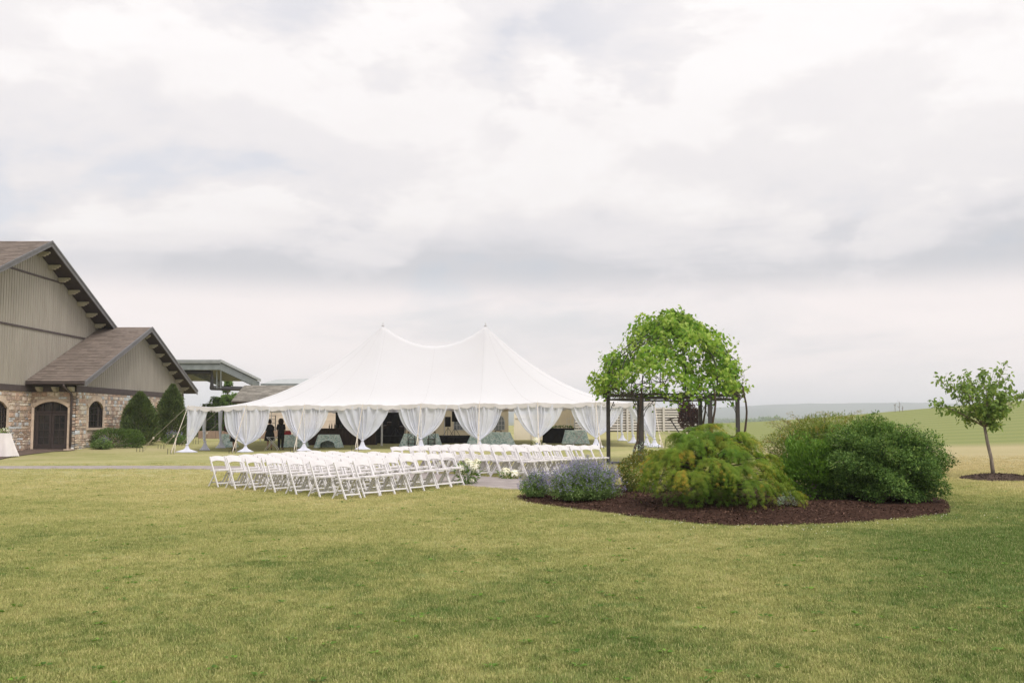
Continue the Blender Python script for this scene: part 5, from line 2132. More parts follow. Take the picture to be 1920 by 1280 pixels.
# ------------------------------------------------------------------ the iron pergola and its vine
GC = np.array((5.69, 35.4))
GR, GB = 2.27, 2.44
g_ = gz(*GC)
pg = thing('iron_pergola', 'round black iron pergola overgrown by a leafy vine', 'pergola', (*GC, g_))
hexa = [R(174 + 60 * k) for k in range(6)]
vert = [np.array((GC[0] + GR * math.cos(a), GC[1] + GR * math.sin(a))) for a in hexa]
for v_ in vert:
    g = gz(*v_)
    MB().span((v_[0] - .066, v_[1] - .066, g - .1), (v_[0] + .066, v_[1] + .066, GB + .12)).build('post', M['iron'], pg, bevel=.008)
for k_ in range(6):
    a, b = vert[k_], vert[(k_ + 1) % 6]
    MB().bar((*a, GB - .02), (*b, GB - .02), .05, .06).build('beam', M['iron'], pg)
    MB().bar((*a, GB + .12), (*b, GB + .12), .045, .05).build('upper_beam', M['iron'], pg)
    mb = MB()
    for q_ in range(9):
        t = (q_ + .5) / 9
        c_ = a * (1 - t) + b * t
        u_ = (b - a) / np.linalg.norm(b - a)
        pts = [(c_[0] + u_[0] * .05 * math.cos(w), c_[1] + u_[1] * .05 * math.cos(w), GB + .05 + .05 * math.sin(w)) for w in np.linspace(0, 5.6, 12)]
        mb.tube(pts, .007, 4)
    mb.build('scroll_work', M['iron'], pg)
    # scroll bracket under the beam beside each post
    mb = MB()
    for s_, (p_, q_) in ((1, (a, b)), (-1, (b, a))):
        u_ = (q_ - p_) / np.linalg.norm(q_ - p_)
        pts = []
        for t in np.linspace(0, 1, 12):
            pts.append((p_[0] + u_[0] * (.08 + .34 * t), p_[1] + u_[1] * (.08 + .34 * t), GB - .62 + .52 * t ** .6))
        for w in np.linspace(0, 5.2, 12):
            rr = .09 * (1 - w / 7)
            pts.append((p_[0] + u_[0] * (.42 - rr * math.sin(w)), p_[1] + u_[1] * (.42 - rr * math.sin(w)), GB - .19 + rr * math.cos(w)))
        mb.tube(pts, .012, 5)
    mb.build('bracket', M['iron'], pg)
DPROF = [(2.42, 2.40), (2.9, 2.46), (3.35, 2.46), (3.9, 2.22), (4.3, 1.74), (4.68, 1.22), (5.0, .76), (5.15, .5), (5.3, .14)]


def dome_r(z):
    return np.interp(z, [p[0] for p in DPROF], [p[1] for p in DPROF])


for k_ in range(12):
    a = R(30 * k_ + 2)
    MB().tube([(GC[0] + dome_r(z) * .93 * math.cos(a), GC[1] + dome_r(z) * .93 * math.sin(a), z) for z in np.linspace(GB + .1, 5.2, 14)], .018, 6).build('rib', M['iron'], pg)
for z in (3.7, 4.5):
    MB().tube([(GC[0] + dome_r(z) * .93 * math.cos(a), GC[1] + dome_r(z) * .93 * math.sin(a), z) for a in np.linspace(0, 6.2832, 37)], .009, 5, False).build('hoop', M['iron'], pg)

vn = thing('grape_vine', 'bright green leafy vine covering the dome of the iron pergola', 'vine', (GC[0] - 1.2, GC[1] - 2.0, gz(GC[0] - 1.2, GC[1] - 2)))
# woody trunks climbing the posts
tk = MB()
v0 = vert[1]
tk.tube([(v0[0] - .30, v0[1] - .1, gz(*v0)), (v0[0] - .27, v0[1] - .1, .7), (v0[0] - .15, v0[1] - .1, 1.0), (v0[0] - .14, v0[1] - .1, 1.5), (v0[0] - .05, v0[1] - .1, 2.1), (v0[0], v0[1] - .1, 2.7),
         (v0[0] + .05, v0[1] - .05, 3.2)], [.05, .046, .045, .04, .036, .03, .02], 7)
for v_, sx in ((vert[2], .1), (vert[3], .24), (vert[4], .12)):
    pts = [(v_[0] + sx + .06 * math.sin(z * 3 + sx * 9), v_[1] - .1 + .05 * math.cos(z * 4), z) for z in np.linspace(gz(*v_), 2.9, 10)]
    tk.tube(pts, [.05 - .0025 * i for i in range(10)], 7)
tk.build('trunk', M['vinebark'], vn, True)
# tangled canes over the frame
cn = MB()
for i in range(170):
    a0 = random.uniform(0, 6.283)
    z0 = random.uniform(GB - .02, 4.2) if i % 3 else random.uniform(GB, GB + .25)
    da, dz = random.uniform(-.7, .7), random.uniform(.0, 1.3) if i % 3 else random.uniform(-.1, .45)
    pts = []
    for t in np.linspace(0, 1, 9):
        z = z0 + dz * t + .07 * math.sin(9 * t + i)
        a = a0 + da * t
        rr = float(dome_r(min(z, 5.3))) * (.93 + .09 * math.sin(5 * t + i * 2.3))
        pts.append((GC[0] + rr * math.cos(a), GC[1] + rr * math.sin(a), z))
    cn.tube(pts, [random.uniform(.007, .02) * (1 - .6 * t) for t in np.linspace(0, 1, 9)], 4, False)
cn.build('cane', M['vinebark'], vn, True)


def vine_leaves(n):
    u = rng.random(n)
    z = np.interp(u, [0, .16, .45, .7, .88, 1], [2.52, 2.95, 3.6, 4.3, 4.9, 5.32])
    a = rng.uniform(0, 2 * np.pi, n)
    D = np.column_stack([np.cos(a), np.sin(a), (z - 3.8) / 1.2])
    lum = lumps(D, 12, 1.0, 3.4, 17) - 1
    # bare patches in the cover, most of them low down
    keep = lum + rng.normal(size=n) * .35 + np.clip((z - 3.6) * .9, -.25, 1.3) > -.80
    # open windows in the cover, front and back
    for az, zc, wa, wz in ((-66, 3.50, 15, .36), (95, 3.45, 30, .55), (-118, 2.62, 14, .12), (-148, 2.66, 22, .18), (-48, 3.2, 8, .2), (-92, 3.9, 6, .14), (-38, 3.75, 7, .15)):
        da = np.abs((np.degrees(a) - az + 180) % 360 - 180)
        keep &= ~(((da / wa) ** 2 + ((z - zc) / wz) ** 2 < rng.uniform(.7, 1.25, n)))
    z, a, lum = z[keep], a[keep], lum[keep]
    k_ = len(z)
    rr = dome_r(z) * (1 + .15 * lum) + rng.uniform(-.36, .14, k_) + np.where(rng.random(k_) < .08, rng.uniform(0, .25, k_), 0)
    rr = np.maximum(rr, .02) * (1 - .05 * np.maximum(np.cos(a), 0))
    P = np.column_stack([GC[0] + rr * np.cos(a), GC[1] + rr * np.sin(a), z + .26 * lum + rng.normal(size=k_) * .08 - np.where((rng.random(k_) < .12) & (z < 3.0), rng.uniform(0, .45, k_), 0)])
    N_ = np.column_stack([np.cos(a), np.sin(a), np.full(k_, .8)]) + .75 * rng.normal(size=(k_, 3))
    A_ = np.column_stack([np.cos(a) * .5, np.sin(a) * .5, np.full(k_, -.75)]) + .6 * rng.normal(size=(k_, 3))
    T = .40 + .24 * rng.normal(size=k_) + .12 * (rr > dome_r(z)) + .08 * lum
    return P, A_, unit(N_), rng.uniform(.08, .18, k_), T


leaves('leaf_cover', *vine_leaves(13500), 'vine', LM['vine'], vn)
# young shoots that stand out of the outline
sh_, shl = MB(), []
for i in range(120):
    z = random.choice((random.uniform(2.6, 4.6), random.uniform(4.0, 5.4)))
    a = random.uniform(0, 6.283)
    rr = float(dome_r(z))
    p0 = np.array((GC[0] + rr * math.cos(a), GC[1] + rr * math.sin(a), z))
    d_ = np.array((math.cos(a) * random.uniform(.2, 1), math.sin(a) * random.uniform(.2, 1), random.uniform(.1, 1.0)))
    ln = random.uniform(.18, .50)
    pts = [p0 + d_ * ln * t + np.array((0, 0, -.06 * t * t)) for t in np.linspace(0, 1, 5)]
    sh_.tube(pts, [.008, .007, .006, .004, .002], 4, False)
    for p in pts[1:]:
        for _ in range(2):
            shl.append(p + rng.normal(size=3) * .03)
sh_.build('shoot', LM['greenery'], vn)
shl = np.array(shl)
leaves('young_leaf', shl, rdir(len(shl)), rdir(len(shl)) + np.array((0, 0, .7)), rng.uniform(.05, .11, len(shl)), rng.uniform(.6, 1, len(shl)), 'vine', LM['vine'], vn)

# dark bench beside the left post, tilted stake light behind the maple
bp_ = at(1157, 868, 34.6)
bg = gz(bp_[0], 34.6)
bn = thing('garden_bench', 'low dark bench slab beside the left pergola post', 'bench', (bp_[0], 34.6, bg))
zb_ = 1.7 - 79.5 * 34.6 / FPX
MB().prism([(bp_[0] - .28, 34.4, zb_), (bp_[0] + .1, 34.3, zb_), (bp_[0] + .36, 34.5, zb_ - .02), (bp_[0] + .32, 34.9, zb_ - .02), (bp_[0] - .28, 34.85, zb_)], (0, 0, .045)).build('slab', M['grey_top'], bn, bevel=.01)
for dx, dy in ((-.18, 34.5), (.2, 34.5), (-.18, 34.8), (.22, 34.8)):
    MB().tube([(bp_[0] + dx, dy, gz(bp_[0], dy) - .05), (bp_[0] + dx * .9, dy, zb_ + .002)], .024, 6).build('leg', M['iron'], bn)
s0, s1 = at(1276, 815, 27), at(1257, 786, 27)
sl_ = thing('stake_light', 'dark garden light with flat tilted head on a leaning stake, between the pergola posts', 'garden light', (s0[0], 27, gz(s0[0], 27)))
MB().tube([(s0[0] + .12, 27, gz(s0[0], 27) - .05), s0, s1], .018, 6).build('stake', M['iron'], sl_)
mb = MB()
mb.prism([s1 + np.array((-.10, -.08, -.03)), s1 + np.array((.10, -.08, .035)), s1 + np.array((.14, .1, .03)), s1 + np.array((-.06, .1, -.035))], (0, 0, .03))
mb.build('head', M['iron'], sl_)


# ------------------------------------------------------------------ the flower bed
def shrub_wood(o, base, tips, r0=.03, wob=.05):
    mb = MB()
    branches(mb, base, tips, r0, 5, .05, wob)
    mb.build('stem', M['bark'], o)


def catmint(name, label, c, rad, h, spikes, seed, group='purple catmint clumps', s_=1.0, bare=0.0):
    g = gz(c[0], c[1]) + .06
    o = thing(name, label, 'catmint', (c[0], c[1], g), group)
    r = np.random.default_rng(seed)
    D = rdir(spikes * 3)
    D = D[D[:, 2] > .03][:spikes]
    n_ = len(D)
    root = np.array((c[0], c[1], g)) + r.uniform(-1, 1, (n_, 3)) * np.array((rad[0] * .5, rad[1] * .5, 0))
    lm = lumps(D, 8, .1, 3, seed)
    tip = np.array((c[0], c[1], g)) + D * np.array((rad[0], rad[1], h)) * (lm * r.uniform(.88, 1.08, n_))[:, None] + np.array((0, 0, .05))
    tip[:, 2] += .04 * r.random(n_)
    st = MB()
    for i in range(0, n_, 2):
        st.tube([root[i], (root[i] + tip[i]) / 2 + np.array((0, 0, .04)), tip[i]], [.004 * s_, .003 * s_, .0015 * s_], 3, False)
    st.build('stem', LM['catmint'], o)
    P, T = [], []
    for k_ in range(13):
        t = r.uniform(.30, .86, n_)
        P.append(root + (tip - root) * t[:, None] + r.normal(size=(n_, 3)) * .022 * s_)
    P = np.concatenate(P)
    leaves('leaf', P, rdir(len(P)) + np.array((0, 0, .3)), rdir(len(P)) + np.array((0, 0, .5)), r.uniform(.022, .05, len(P)) * s_, r.random(len(P)), 'oval', LM['catmint'], o)
    P = []
    m_ = tip[:, 2] > g + h * (.30 + bare + .25 * r.random(n_))
    tf, rf = tip[m_], root[m_]
    ax = unit(tf - rf) * .6 + np.array((0, 0, .4))
    for k_ in range(11):
        t = r.uniform(-.16, .03, len(tf)) * s_
        P.append(tf + ax * t[:, None] + r.normal(size=tf.shape) * .009 * s_)
    P = np.concatenate(P)
    leaves('flower_spike', P, rdir(len(P)), rdir(len(P)), r.uniform(.014, .028, len(P)) * s_, r.random(len(P)), 'oval', LM['flower'], o)
    return o


catmint('catmint', 'large purple flowering catmint mound at the left of the bed', (1.38, 19.35), (.80, .62), .66, 900, 1)
catmint('catmint', 'small purple catmint clump at the left tip of the bed', (.46, 20.2), (.36, .36), .52, 300, 2)
catmint('catmint', 'purple catmint behind the large mound, nearest the pergola bench', (1.55, 20.9), (.75, .5), .66, 520, 3)


def bush(name, label, cat, c, rad, n, size, tpl, lm, seed, amp=.12, freq=3.2, shell=.4, tmean=.42, tsd=.2, up=.35, low=-.75, group=None, stems=10, droop=0.0):
    g = gz(c[0], c[1])
    o = thing(name, label, cat, (c[0], c[1], g), group)
    P, N_ = mound(n, (c[0], c[1], g + c[2]), rad, seed, amp, freq, shell, low)
    P[:, 2] = np.maximum(P[:, 2], g + .06)
    k_ = len(P)
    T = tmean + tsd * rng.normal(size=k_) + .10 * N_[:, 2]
    A_ = N_ + .7 * rdir(k_) + np.array((0, 0, up - droop))
    leaves('foliage', P, A_, N_ + .8 * rdir(k_) + np.array((0, 0, .5)), rng.uniform(size[0], size[1], k_), T, tpl, lm, o)
    tips = P[rng.integers(0, k_, stems)]
    shrub_wood(o, (c[0], c[1], g), (tips - np.array((c[0], c[1], g))) * .9 + np.array((c[0], c[1], g)), .02 + .012 * rad[0])
    return o


# rounded boxwood-like shrub at the left of the maple
bush('rounded_shrub', 'small rounded green and bronze shrub left of the weeping maple', 'shrub', (2.95, 20.7, .42), (.72, .62, .50), 9500, (.025, .05), 'oval', LM['box'], 5, .07, 4, .3, .40, .25)


# weeping cutleaf maple
def weeping_maple():
    c = np.array((3.52, 17.75))
    g = gz(*c)
    o = thing('weeping_maple', 'broad weeping cutleaf maple with fine green and amber leaves', 'maple', (*c, g))
    prof_ = [(0, 1.50), (.35, 1.49), (.7, 1.40), (1.0, 1.22), (1.25, .98), (1.45, .64), (1.56, .40), (1.70, .26)]
    mb = MB()
    mb.tube([(c[0], c[1], g), (c[0] - .08, c[1] + .03, g + .35), (c[0] + .06, c[1], g + .8), (c[0], c[1], g + 1.25)], [.09, .075, .065, .045], 8)
    P, A_, S_, T_ = [], [], [], []
    r = random.Random(8)
    pads = [(0.0, 0.0, 1.0)]
    for ring, (rho, cnt) in enumerate(((.24, 5), (.48, 9), (.70, 13), (.90, 16), (1.04, 17))):
        for k_ in range(cnt):
            pads.append((rho * r.uniform(.86, 1.12), 2 * math.pi * (k_ + r.uniform(-.4, .4)) / cnt + ring, r.uniform(.8, 1.15)))
    pads += [(1.25, R(-28), 1.0), (1.36, R(-20), .8), (1.18, R(-44), 1.0)]
    for rho, az, sc_ in pads:
        az %= 2 * math.pi
        rr = .95 * rho * (1 + .10 * math.sin(3 * az + 1.0) + .07 * math.sin(5 * az + 2.2))
        top = float(np.interp(rho, [0, .3, .55, .75, .92, 1.05, 1.5], [1.46, 1.44, 1.34, 1.12, .84, .58, .30])) * r.uniform(.84, 1.05)
        if 2.6 < az < 4.2 and rho > .85:
            top += .16                                   # the left skirt stays clear of the ground
        px_, py_ = c[0] + rr * math.cos(az) * 1.05, c[1] + rr * math.sin(az) * .95
        pr = r.uniform(.20, .34) * sc_
        out_ = np.array((math.cos(az), math.sin(az), 0.0)) * min(1, rho * 1.4)
        hub = np.array((px_, py_, g + top))
        mb.tube([(c[0] + rr * .15 * math.cos(az), c[1] + rr * .15 * math.sin(az), g + min(1.15, top * .8)), (hub + np.array((c[0], c[1], g + top))) / 2 - np.array((0, 0, .10)), hub - np.array((0, 0, .04))], [.022, .016, .007], 5)
        tone = r.gauss(.32, .12) + (.24 if r.random() < .16 else 0) + (.10 if math.cos(az) > .5 else 0)
        for q_ in range(19):
            a2 = r.uniform(0, 2 * math.pi)
            d2 = np.array((math.cos(a2), math.sin(a2), 0)) + out_ * 1.3
            d2 = d2 / np.linalg.norm(d2)
            ln = pr * r.uniform(.7, 1.75)
            fall = pr * r.uniform(.25, 1.25) * (1 + .45 * rho)
            st_ = r.gauss(0, .13)
            tt = np.linspace(.12, 1.0, 13) + rng.normal(size=13) * .02
            B = hub + d2 * (ln * tt)[:, None] + np.array((0, 0, 1.0)) * (.16 * pr * np.sin(tt * 2.2) - fall * np.abs(tt) ** 2.2)[:, None]
            B = B + rng.normal(size=B.shape) * .012
            sd_ = np.cross(d2, np.array((0, 0, 1.0))) * np.where(np.arange(13) % 2, .55, -.55)[:, None]
            dT = d2 * ln + np.array((0, 0, -1.0)) * (fall * 2.2 * np.abs(tt) ** 1.2)[:, None]
            P.append(B)
            A_.append(unit(dT) + sd_ + .22 * rng.normal(size=B.shape) + np.array((0, 0, -.35)))
            S_.append(rng.uniform(.07, .135, len(tt)) * (1.1 - .35 * tt))
            T_.append(tone + st_ + .06 * rng.normal(size=len(tt)) + .12 * tt)
    Pf, Nf = mound(3800, (c[0], c[1], g + .36), (.80, .75, .84), 9, .18, 4.5, .6, -.3)
    P.append(Pf)
    A_.append(Nf + .6 * rdir(len(Pf)) + np.array((0, 0, -.5)))
    S_.append(rng.uniform(.07, .12, len(Pf)))
    T_.append(.2 + .15 * rng.normal(size=len(Pf)))  # inner filler leaves tinted darker, standing in for shade between the sprays
    P, A_, S_, T_ = map(np.concatenate, (P, A_, S_, T_))
    P[:, 2] = np.maximum(P[:, 2], g + .09)
    N_ = unit(P - np.array((c[0], c[1], g + .3))) + np.array((0, 0, .9)) + .5 * rng.normal(size=P.shape)
    mb.build('trunk', M['vinebark'], o, True)
    leaves('foliage', P, A_, N_, S_, T_, 'palm', LM['maple'], o)


weeping_maple()


def arching_shrub(name, label, c, rad, zc, n, lm, seed, wands, wand_len, size, tpl='oval', tmean=.42, tsd=.18, amp=.10, freq=3.4, wand_t=.75, shell=.32, cat='shrub', low=-.62, clus=5):
    g = gz(c[0], c[1])
    o = thing(name, label, cat, (c[0], c[1], g))
    P, N_ = mound(n, (c[0], c[1], g + zc), rad, seed, amp, freq, shell, low)
    k_ = len(P)
    # leaves sit in little sprigs: pull each towards its sprig
    spr = P[::clus]
    P = np.repeat(spr, clus, 0)[:k_] + rng.normal(size=(k_, 3))[:len(np.repeat(spr, clus, 0)[:k_])] * .030
    N_ = np.repeat(N_[::clus], clus, 0)[:len(P)]
    k_ = len(P)
    P[:, 2] = np.maximum(P[:, 2], g + .07)
    tone = np.repeat(rng.normal(size=(k_ // clus + 1)), clus)[:k_]
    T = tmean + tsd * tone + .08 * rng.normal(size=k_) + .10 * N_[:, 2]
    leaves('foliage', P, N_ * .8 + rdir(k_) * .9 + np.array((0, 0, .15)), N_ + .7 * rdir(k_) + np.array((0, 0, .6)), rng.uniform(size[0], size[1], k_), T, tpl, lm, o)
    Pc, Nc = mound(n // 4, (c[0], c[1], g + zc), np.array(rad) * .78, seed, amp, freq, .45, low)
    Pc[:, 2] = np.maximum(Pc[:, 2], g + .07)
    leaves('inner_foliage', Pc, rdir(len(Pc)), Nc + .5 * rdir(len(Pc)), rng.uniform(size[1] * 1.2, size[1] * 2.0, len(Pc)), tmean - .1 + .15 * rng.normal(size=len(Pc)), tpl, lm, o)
    mb = MB()
    wl = []
    r = random.Random(seed)
    for i in range(wands):
        az = r.uniform(0, 6.283)
        el = r.uniform(.15, 1.0)
        d_ = np.array((math.cos(az) * math.cos(el), math.sin(az) * math.cos(el), math.sin(el)))
        s0_ = np.array((c[0], c[1], g + zc)) + d_ * np.array(rad) * .9
        ln = r.uniform(*wand_len)
        out_ = np.array((math.cos(az), math.sin(az), 0))
        pts = [s0_ + (d_ * .6 + np.array((0, 0, .35))) * ln * t + out_ * ln * .35 * t * t - np.array((0, 0, .42 * ln * t * t)) for t in np.linspace(0, 1, 8)]
        mb.tube(pts, [.006 * (1 - .75 * t) for t in np.linspace(0, 1, 8)], 4, False)
        for p in pts[1:]:
            for _ in range(7):
                wl.append(p + rng.normal(size=3) * .022)
    wl = np.array(wl)
    mb.build('wand', M['bark'], o)
    leaves('wand_leaf', wl, rdir(len(wl)), rdir(len(wl)) + np.array((0, 0, .6)), rng.uniform(size[0] * .7, size[1] * .85, len(wl)), wand_t + .18 * rng.normal(size=len(wl)), tpl, lm, o)
    tips = P[rng.integers(0, k_, 14)]
    b0 = np.array((c[0], c[1], g))
    shrub_wood(o, b0, (tips - b0) * .88 + b0, .035)
    return o


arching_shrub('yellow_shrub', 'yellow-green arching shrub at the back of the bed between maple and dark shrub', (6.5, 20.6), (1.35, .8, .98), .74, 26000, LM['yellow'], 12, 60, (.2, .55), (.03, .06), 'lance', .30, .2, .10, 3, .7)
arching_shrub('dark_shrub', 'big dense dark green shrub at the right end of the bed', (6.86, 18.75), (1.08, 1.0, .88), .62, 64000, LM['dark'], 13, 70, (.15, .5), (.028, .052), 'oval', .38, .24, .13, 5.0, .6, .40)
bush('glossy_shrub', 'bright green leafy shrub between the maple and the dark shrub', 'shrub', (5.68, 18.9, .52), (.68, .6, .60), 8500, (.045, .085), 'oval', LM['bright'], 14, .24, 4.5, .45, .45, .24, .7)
bush('silver_plant', 'small silvery plant at the foot of the weeping maple', 'plant', (4.82, 17.6, .1), (.15, .15, .18), 500, (.03, .06), 'lance', LM['silver'], 15, .2, 3, .6, .5, .25, .6, stems=4)
bush('dusty_plant', 'grey-green plant behind the left edge of the weeping maple', 'plant', (3.0, 22.2, .55), (.35, .3, .65), 900, (.03, .06), 'lance', LM['silver'], 16, .2, 3, .6, .3, .25, .6, stems=5)


# ------------------------------------------------------------------ shrubs by the barn
def conifer(name, label, c, h, rad, seed, n=17000, lm='conifer'):
    g = gz(c[0], c[1])
    o = thing(name, label, 'conifer', (c[0], c[1], g), 'conifers along the barn wall')
    t = rng.random(n) ** .8
    a = rng.uniform(0, 6.283, n)
    D = np.column_stack([np.cos(a), np.sin(a), t * 3])
    prof_ = np.interp(t, [0, .12, .4, .7, .9, 1], [.62, .95, .98, .68, .28, .03])
    rr = rad * prof_ * lumps(D, 10, .15, 3.4, seed) * (1 - .5 * rng.random(n) ** 1.4)
    P = np.column_stack([c[0] + rr * np.cos(a), c[1] + rr * np.sin(a), g + .05 + h * t + rng.normal(size=n) * .05])
    N_ = np.column_stack([np.cos(a), np.sin(a), np.full(n, .5)])
    leaves('foliage', P, N_ * .8 + rdir(n) * .7 + np.array((0, 0, .5)), rdir(n), rng.uniform(.10, .22, n), .4 + .22 * rng.normal(size=n), 'lance', LM[lm], o)
    mb = MB()
    mb.tube([(c[0], c[1], g - .05), (c[0], c[1], g + h * .95)], [.09, .02], 7)
    for k_ in range(16):
        z = h * (.08 + .85 * k_ / 16)
        a0 = k_ * 2.4
        q_ = rad * .8 * (1 - k_ / 17)
        mb.tube([(c[0], c[1], g + z), (c[0] + q_ * math.cos(a0), c[1] + q_ * math.sin(a0), g + z + .15)], [.025, .008], 5)
    mb.build('trunk', M['bark'], o)


conifer('yew', 'broad dark conifer against the barn wing wall, left one', (-21.7, 58.2), 2.85, 1.12, 31)
conifer('yew', 'taller dark conifer at the far end of the barn wing, right one', (-21.45, 63.0), 3.45, .98, 32)
bush('mugo_pine', 'low spreading green pine at the corner of the barn wing', 'shrub', (-22.0, 55.6, .42), (1.55, .9, .62), 6000, (.08, .16), 'lance', LM['mugo'], 33, .1, 3, .35, .45, .2, .5)
catmint('catmint', 'grey-purple catmint clump before the low pine at the barn', (-22.2, 54.1), (.72, .45), .55, 260, 34, s_=2.2, bare=.55)
catmint('catmint', 'grey-purple catmint strip below the taller conifer at the barn', (-20.2, 60.2), (.95, .5), .55, 300, 35, s_=2.2, bare=.55)


# ------------------------------------------------------------------ trees
def limb_tree(name, label, base, fork, tips, trunk_r, lm, leaf, seed, per=150, spread=.16, group=None, tmean=.42, tpl='bent', sub=5, sublen=.38, hang=.35):
    g = base[2]
    o = thing(name, label, 'tree', base, group)
    r = random.Random(seed)
    mb = MB()
    base, fork = np.array(base), np.array(fork)
    pts = [base - np.array((0, 0, .08)), base * .66 + fork * .34 + np.array((.02, 0, 0)), base * .33 + fork * .67, fork]
    mb.tube(pts, [trunk_r * 1.25, trunk_r, trunk_r * .92, trunk_r * .8], 9)
    tw = MB()
    P = []
    for t_ in tips:
        t_ = np.array(t_)
        mid = fork * .5 + t_ * .5 + np.array((r.uniform(-.05, .05), r.uniform(-.05, .05), r.uniform(.0, .10))) * np.linalg.norm(t_ - fork)
        ln = np.linalg.norm(t_ - fork)
        cv = [(1 - s_) ** 2 * fork + 2 * s_ * (1 - s_) * mid + s_ * s_ * t_ for s_ in np.linspace(0, 1, 8)]
        tw.tube(cv, [trunk_r * .5 * (1 - .88 * s_) for s_ in np.linspace(0, 1, 8)], 6)
        ends = [(cv[-2], t_)]
        for k_ in range(sub):
            s_ = r.uniform(.28, .95)
            q_ = cv[int(s_ * 7)]
            dr_ = np.array((r.gauss(0, 1), r.gauss(0, 1), r.gauss(.15, .7)))
            dr_ = dr_ / np.linalg.norm(dr_) * .75 + (t_ - fork) / ln * .6
            e_ = q_ + dr_ * sublen * ln * r.uniform(.35, .8) * (1.15 - .5 * s_)
            tw.tube([q_, (q_ + e_) / 2 + np.array((0, 0, .02)), e_], [trunk_r * .16, trunk_r * .11, trunk_r * .04], 4, False)
            ends.append((q_, e_))
        for q_, e_ in ends:
            nn = per // (sub + 1)
            s_ = rng.uniform(.15, 1.05, nn)
            P.append(q_ + (e_ - q_) * s_[:, None] + rng.normal(size=(nn, 3)) * spread * (np.array((1, 1, .8))))
    P = np.concatenate(P)
    k_ = len(P)
    mb.build('trunk', M['bark'], o, True)
    tw.build('limb', M['bark'], o, True)
    leaves('crown', P, rdir(k_) + np.array((0, 0, -hang)), rdir(k_) + np.array((0, 0, 1.0)), rng.uniform(leaf[0], leaf[1], k_), tmean + .2 * rng.normal(size=k_), tpl, lm, o)
    return o


D0 = float(tr[1])
tb_ = (float(tr[0]), D0, gz(tr[0], tr[1]) + .10)
fk = at(1846, 800, D0)
tips = []
for px, py, dy in ((1754, 757, -.2), (1778, 766, .2), (1757, 706, .1), (1777, 712, -.4), (1797, 703, .3), (1815, 698, -.3), (1826, 716, .55), (1843, 689, .1), (1862, 700, -.5), (1888, 677, .0), (1876, 690, .4), (1898, 716, -.2),
                   (1905, 738, .35), (1928, 736, .0), (1910, 755, -.4), (1872, 796, -.1), (1810, 735, -.6), (1885, 745, .6), (1850, 725, -.6), (1835, 752, -.5), (1868, 762, -.4)):
    tips.append(at(px, py, D0 + dy))
limb_tree('young_tree', 'young leaning tree in a mulch ring at the right', tb_, fk, tips, .042, LM['tree'], (.075, .14), 5, 112, .06, None, .5, 'bent', 7, .42)

# dark plum columnar tree before the slat screen
pc = at(1290, 800, 82)
pgz = gz(pc[0], 82)
pt = thing('plum_tree', 'dark purple columnar tree in front of the slat screen', 'tree', (pc[0], 82, pgz))
P, N_ = [], []
for dx, z0, z1, rr, nn in ((-.12, .35, 2.75, .58, 2400), (.62, .5, 2.0, .36, 1000)):
    p_, n__ = mound(nn, (pc[0] + dx, 82, pgz + (z0 + z1) / 2), (rr, rr, (z1 - z0) / 2), 41, .16, 3.5, .5, -1)
    P.append(p_)
    N_.append(n__)
P, N_ = np.concatenate(P), np.concatenate(N_)
leaves('crown', P, N_ + rdir(len(P)) * .6 + np.array((0, 0, .8)), rdir(len(P)), rng.uniform(.10, .22, len(P)), rng.random(len(P)), 'oval', LM['plum'], pt)
mb = MB()
mb.tube([(pc[0], 82, pgz - .1), (pc[0] - .05, 82, pgz + 1.0), (pc[0] - .12, 82, pgz + 2.4)], [.07, .05, .015], 7)
mb.tube([(pc[0], 82, pgz + .4), (pc[0] + .5, 82, pgz + 1.0), (pc[0] + .62, 82, pgz + 1.7)], [.035, .03, .01], 6)
mb.build('trunk', M['bark'], pt)


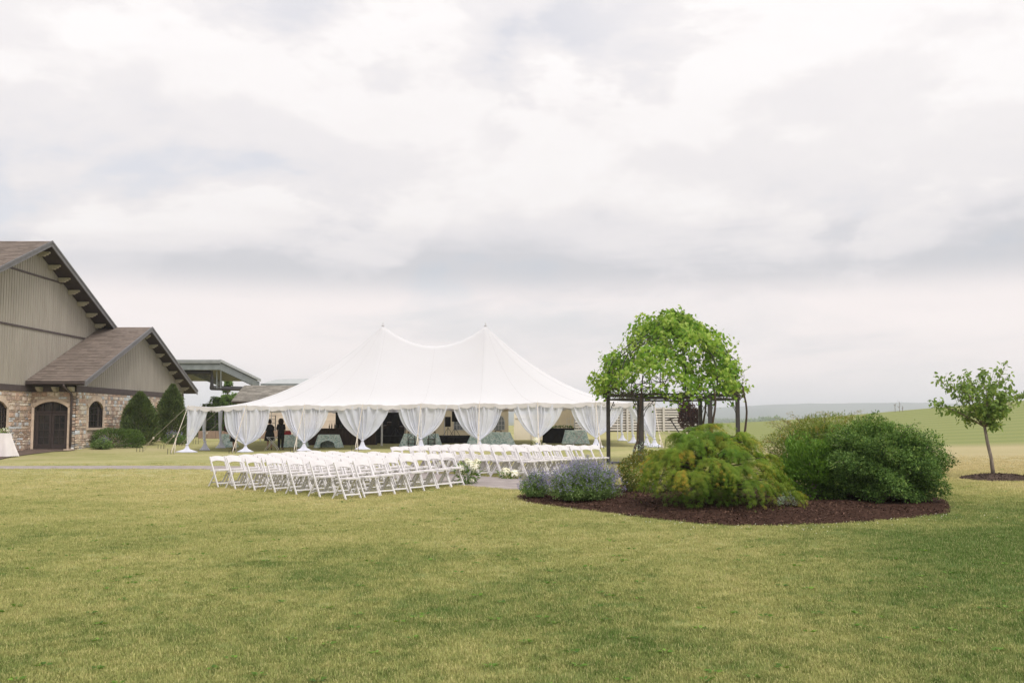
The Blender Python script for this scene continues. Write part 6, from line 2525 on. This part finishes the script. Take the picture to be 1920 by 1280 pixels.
# trees behind the tent's left end
def far_tree(name, label, px, ytop, ybase, d, wpx, seed, n=7000, trunk_vis=.15):
    top = at(px, ytop, d)
    g = gz(top[0], d)
    h = top[2] - g
    rad = wpx / 2 / FPX * d
    o = thing(name, label, 'tree', (top[0], d, g), 'trees behind the left end of the tent')
    P, N_ = [], []
    r = random.Random(seed)
    tips = []
    for k_ in range(22):
        a, t = r.uniform(0, 6.283), r.uniform(trunk_vis + .05, .95)
        q_ = rad * r.uniform(.15, .75) * math.sin(math.pi * min(t + .05, 1)) ** .5
        c_ = (top[0] + q_ * math.cos(a), d + q_ * math.sin(a), g + h * t)
        tips.append(c_)
        b_ = rad * r.uniform(.28, .5)
        p_, n__ = mound(n // 22, c_, (b_, b_, b_ * .8), seed + k_, .2, 3, .5, -1)
        p_[:, 2] = np.minimum(p_[:, 2], top[2] + .1)
        P.append(p_)
        N_.append(n__)
    P, N_ = np.concatenate(P), np.concatenate(N_)
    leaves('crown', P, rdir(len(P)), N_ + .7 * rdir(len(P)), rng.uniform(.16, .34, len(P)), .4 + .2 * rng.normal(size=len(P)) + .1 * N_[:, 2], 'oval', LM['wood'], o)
    mb = MB()
    mb.tube([(top[0], d, g - .1), (top[0] + .1, d, g + h * .5), (top[0], d, g + h * .85)], [.025 * h, .018 * h, .02], 7)
    branches(mb, (top[0], d, g + h * .35), tips, .05, 4, .1, .1)
    mb.build('trunk', M['bark'], o)


far_tree('leafy_tree', 'tall narrow tree showing under the steel canopy', 428, 713, 805, 97, 26, 71)
far_tree('leafy_tree', 'rounded green tree left of the tall narrow one', 408, 745, 805, 94, 46, 72)
far_tree('leafy_tree', 'broad tree touching the grey shingle roof', 440, 738, 805, 100, 44, 73)
far_tree('leafy_tree', 'low bushy tree seen between the first two curtains', 420, 764, 806, 88, 46, 74, trunk_vis=.0)
far_tree('leafy_tree', 'dark bushy tree behind the left corner curtain', 388, 760, 806, 90, 40, 75, trunk_vis=.0)
far_tree('leafy_tree', 'green bushy tree behind the second curtain', 452, 762, 806, 88, 44, 76, trunk_vis=.0)
# bare saplings on the skyline of the meadow
for i, (px, yt) in enumerate(((1678, 757), (1686, 752), (1692, 760))):
    p = at(px, yt, 119)
    g = gz(p[0], 119)
    o = thing('bare_sapling', 'thin bare sapling on the meadow skyline, %s of three' % ('left', 'middle', 'right')[i], 'sapling', (p[0], 119, g), 'bare saplings on the skyline')
    mb = MB()
    hgt = p[2] - g
    mb.tube([(p[0], 119, g - .1), (p[0], 119, g + hgt)], [.04, .008], 5)
    mb.build('trunk', M['bark'], o)
    tw = MB()
    for k_ in range(12):
        z = g + hgt * random.uniform(.25, .9)
        a = random.uniform(0, 6.283)
        l_ = hgt * .3
        tw.tube([(p[0], 119, z), (p[0] + l_ * math.cos(a) * .6, 119 + l_ * math.sin(a) * .6, z + l_ * .7)], [.016, .005], 4)
    tw.build('twig', M['bark'], o)
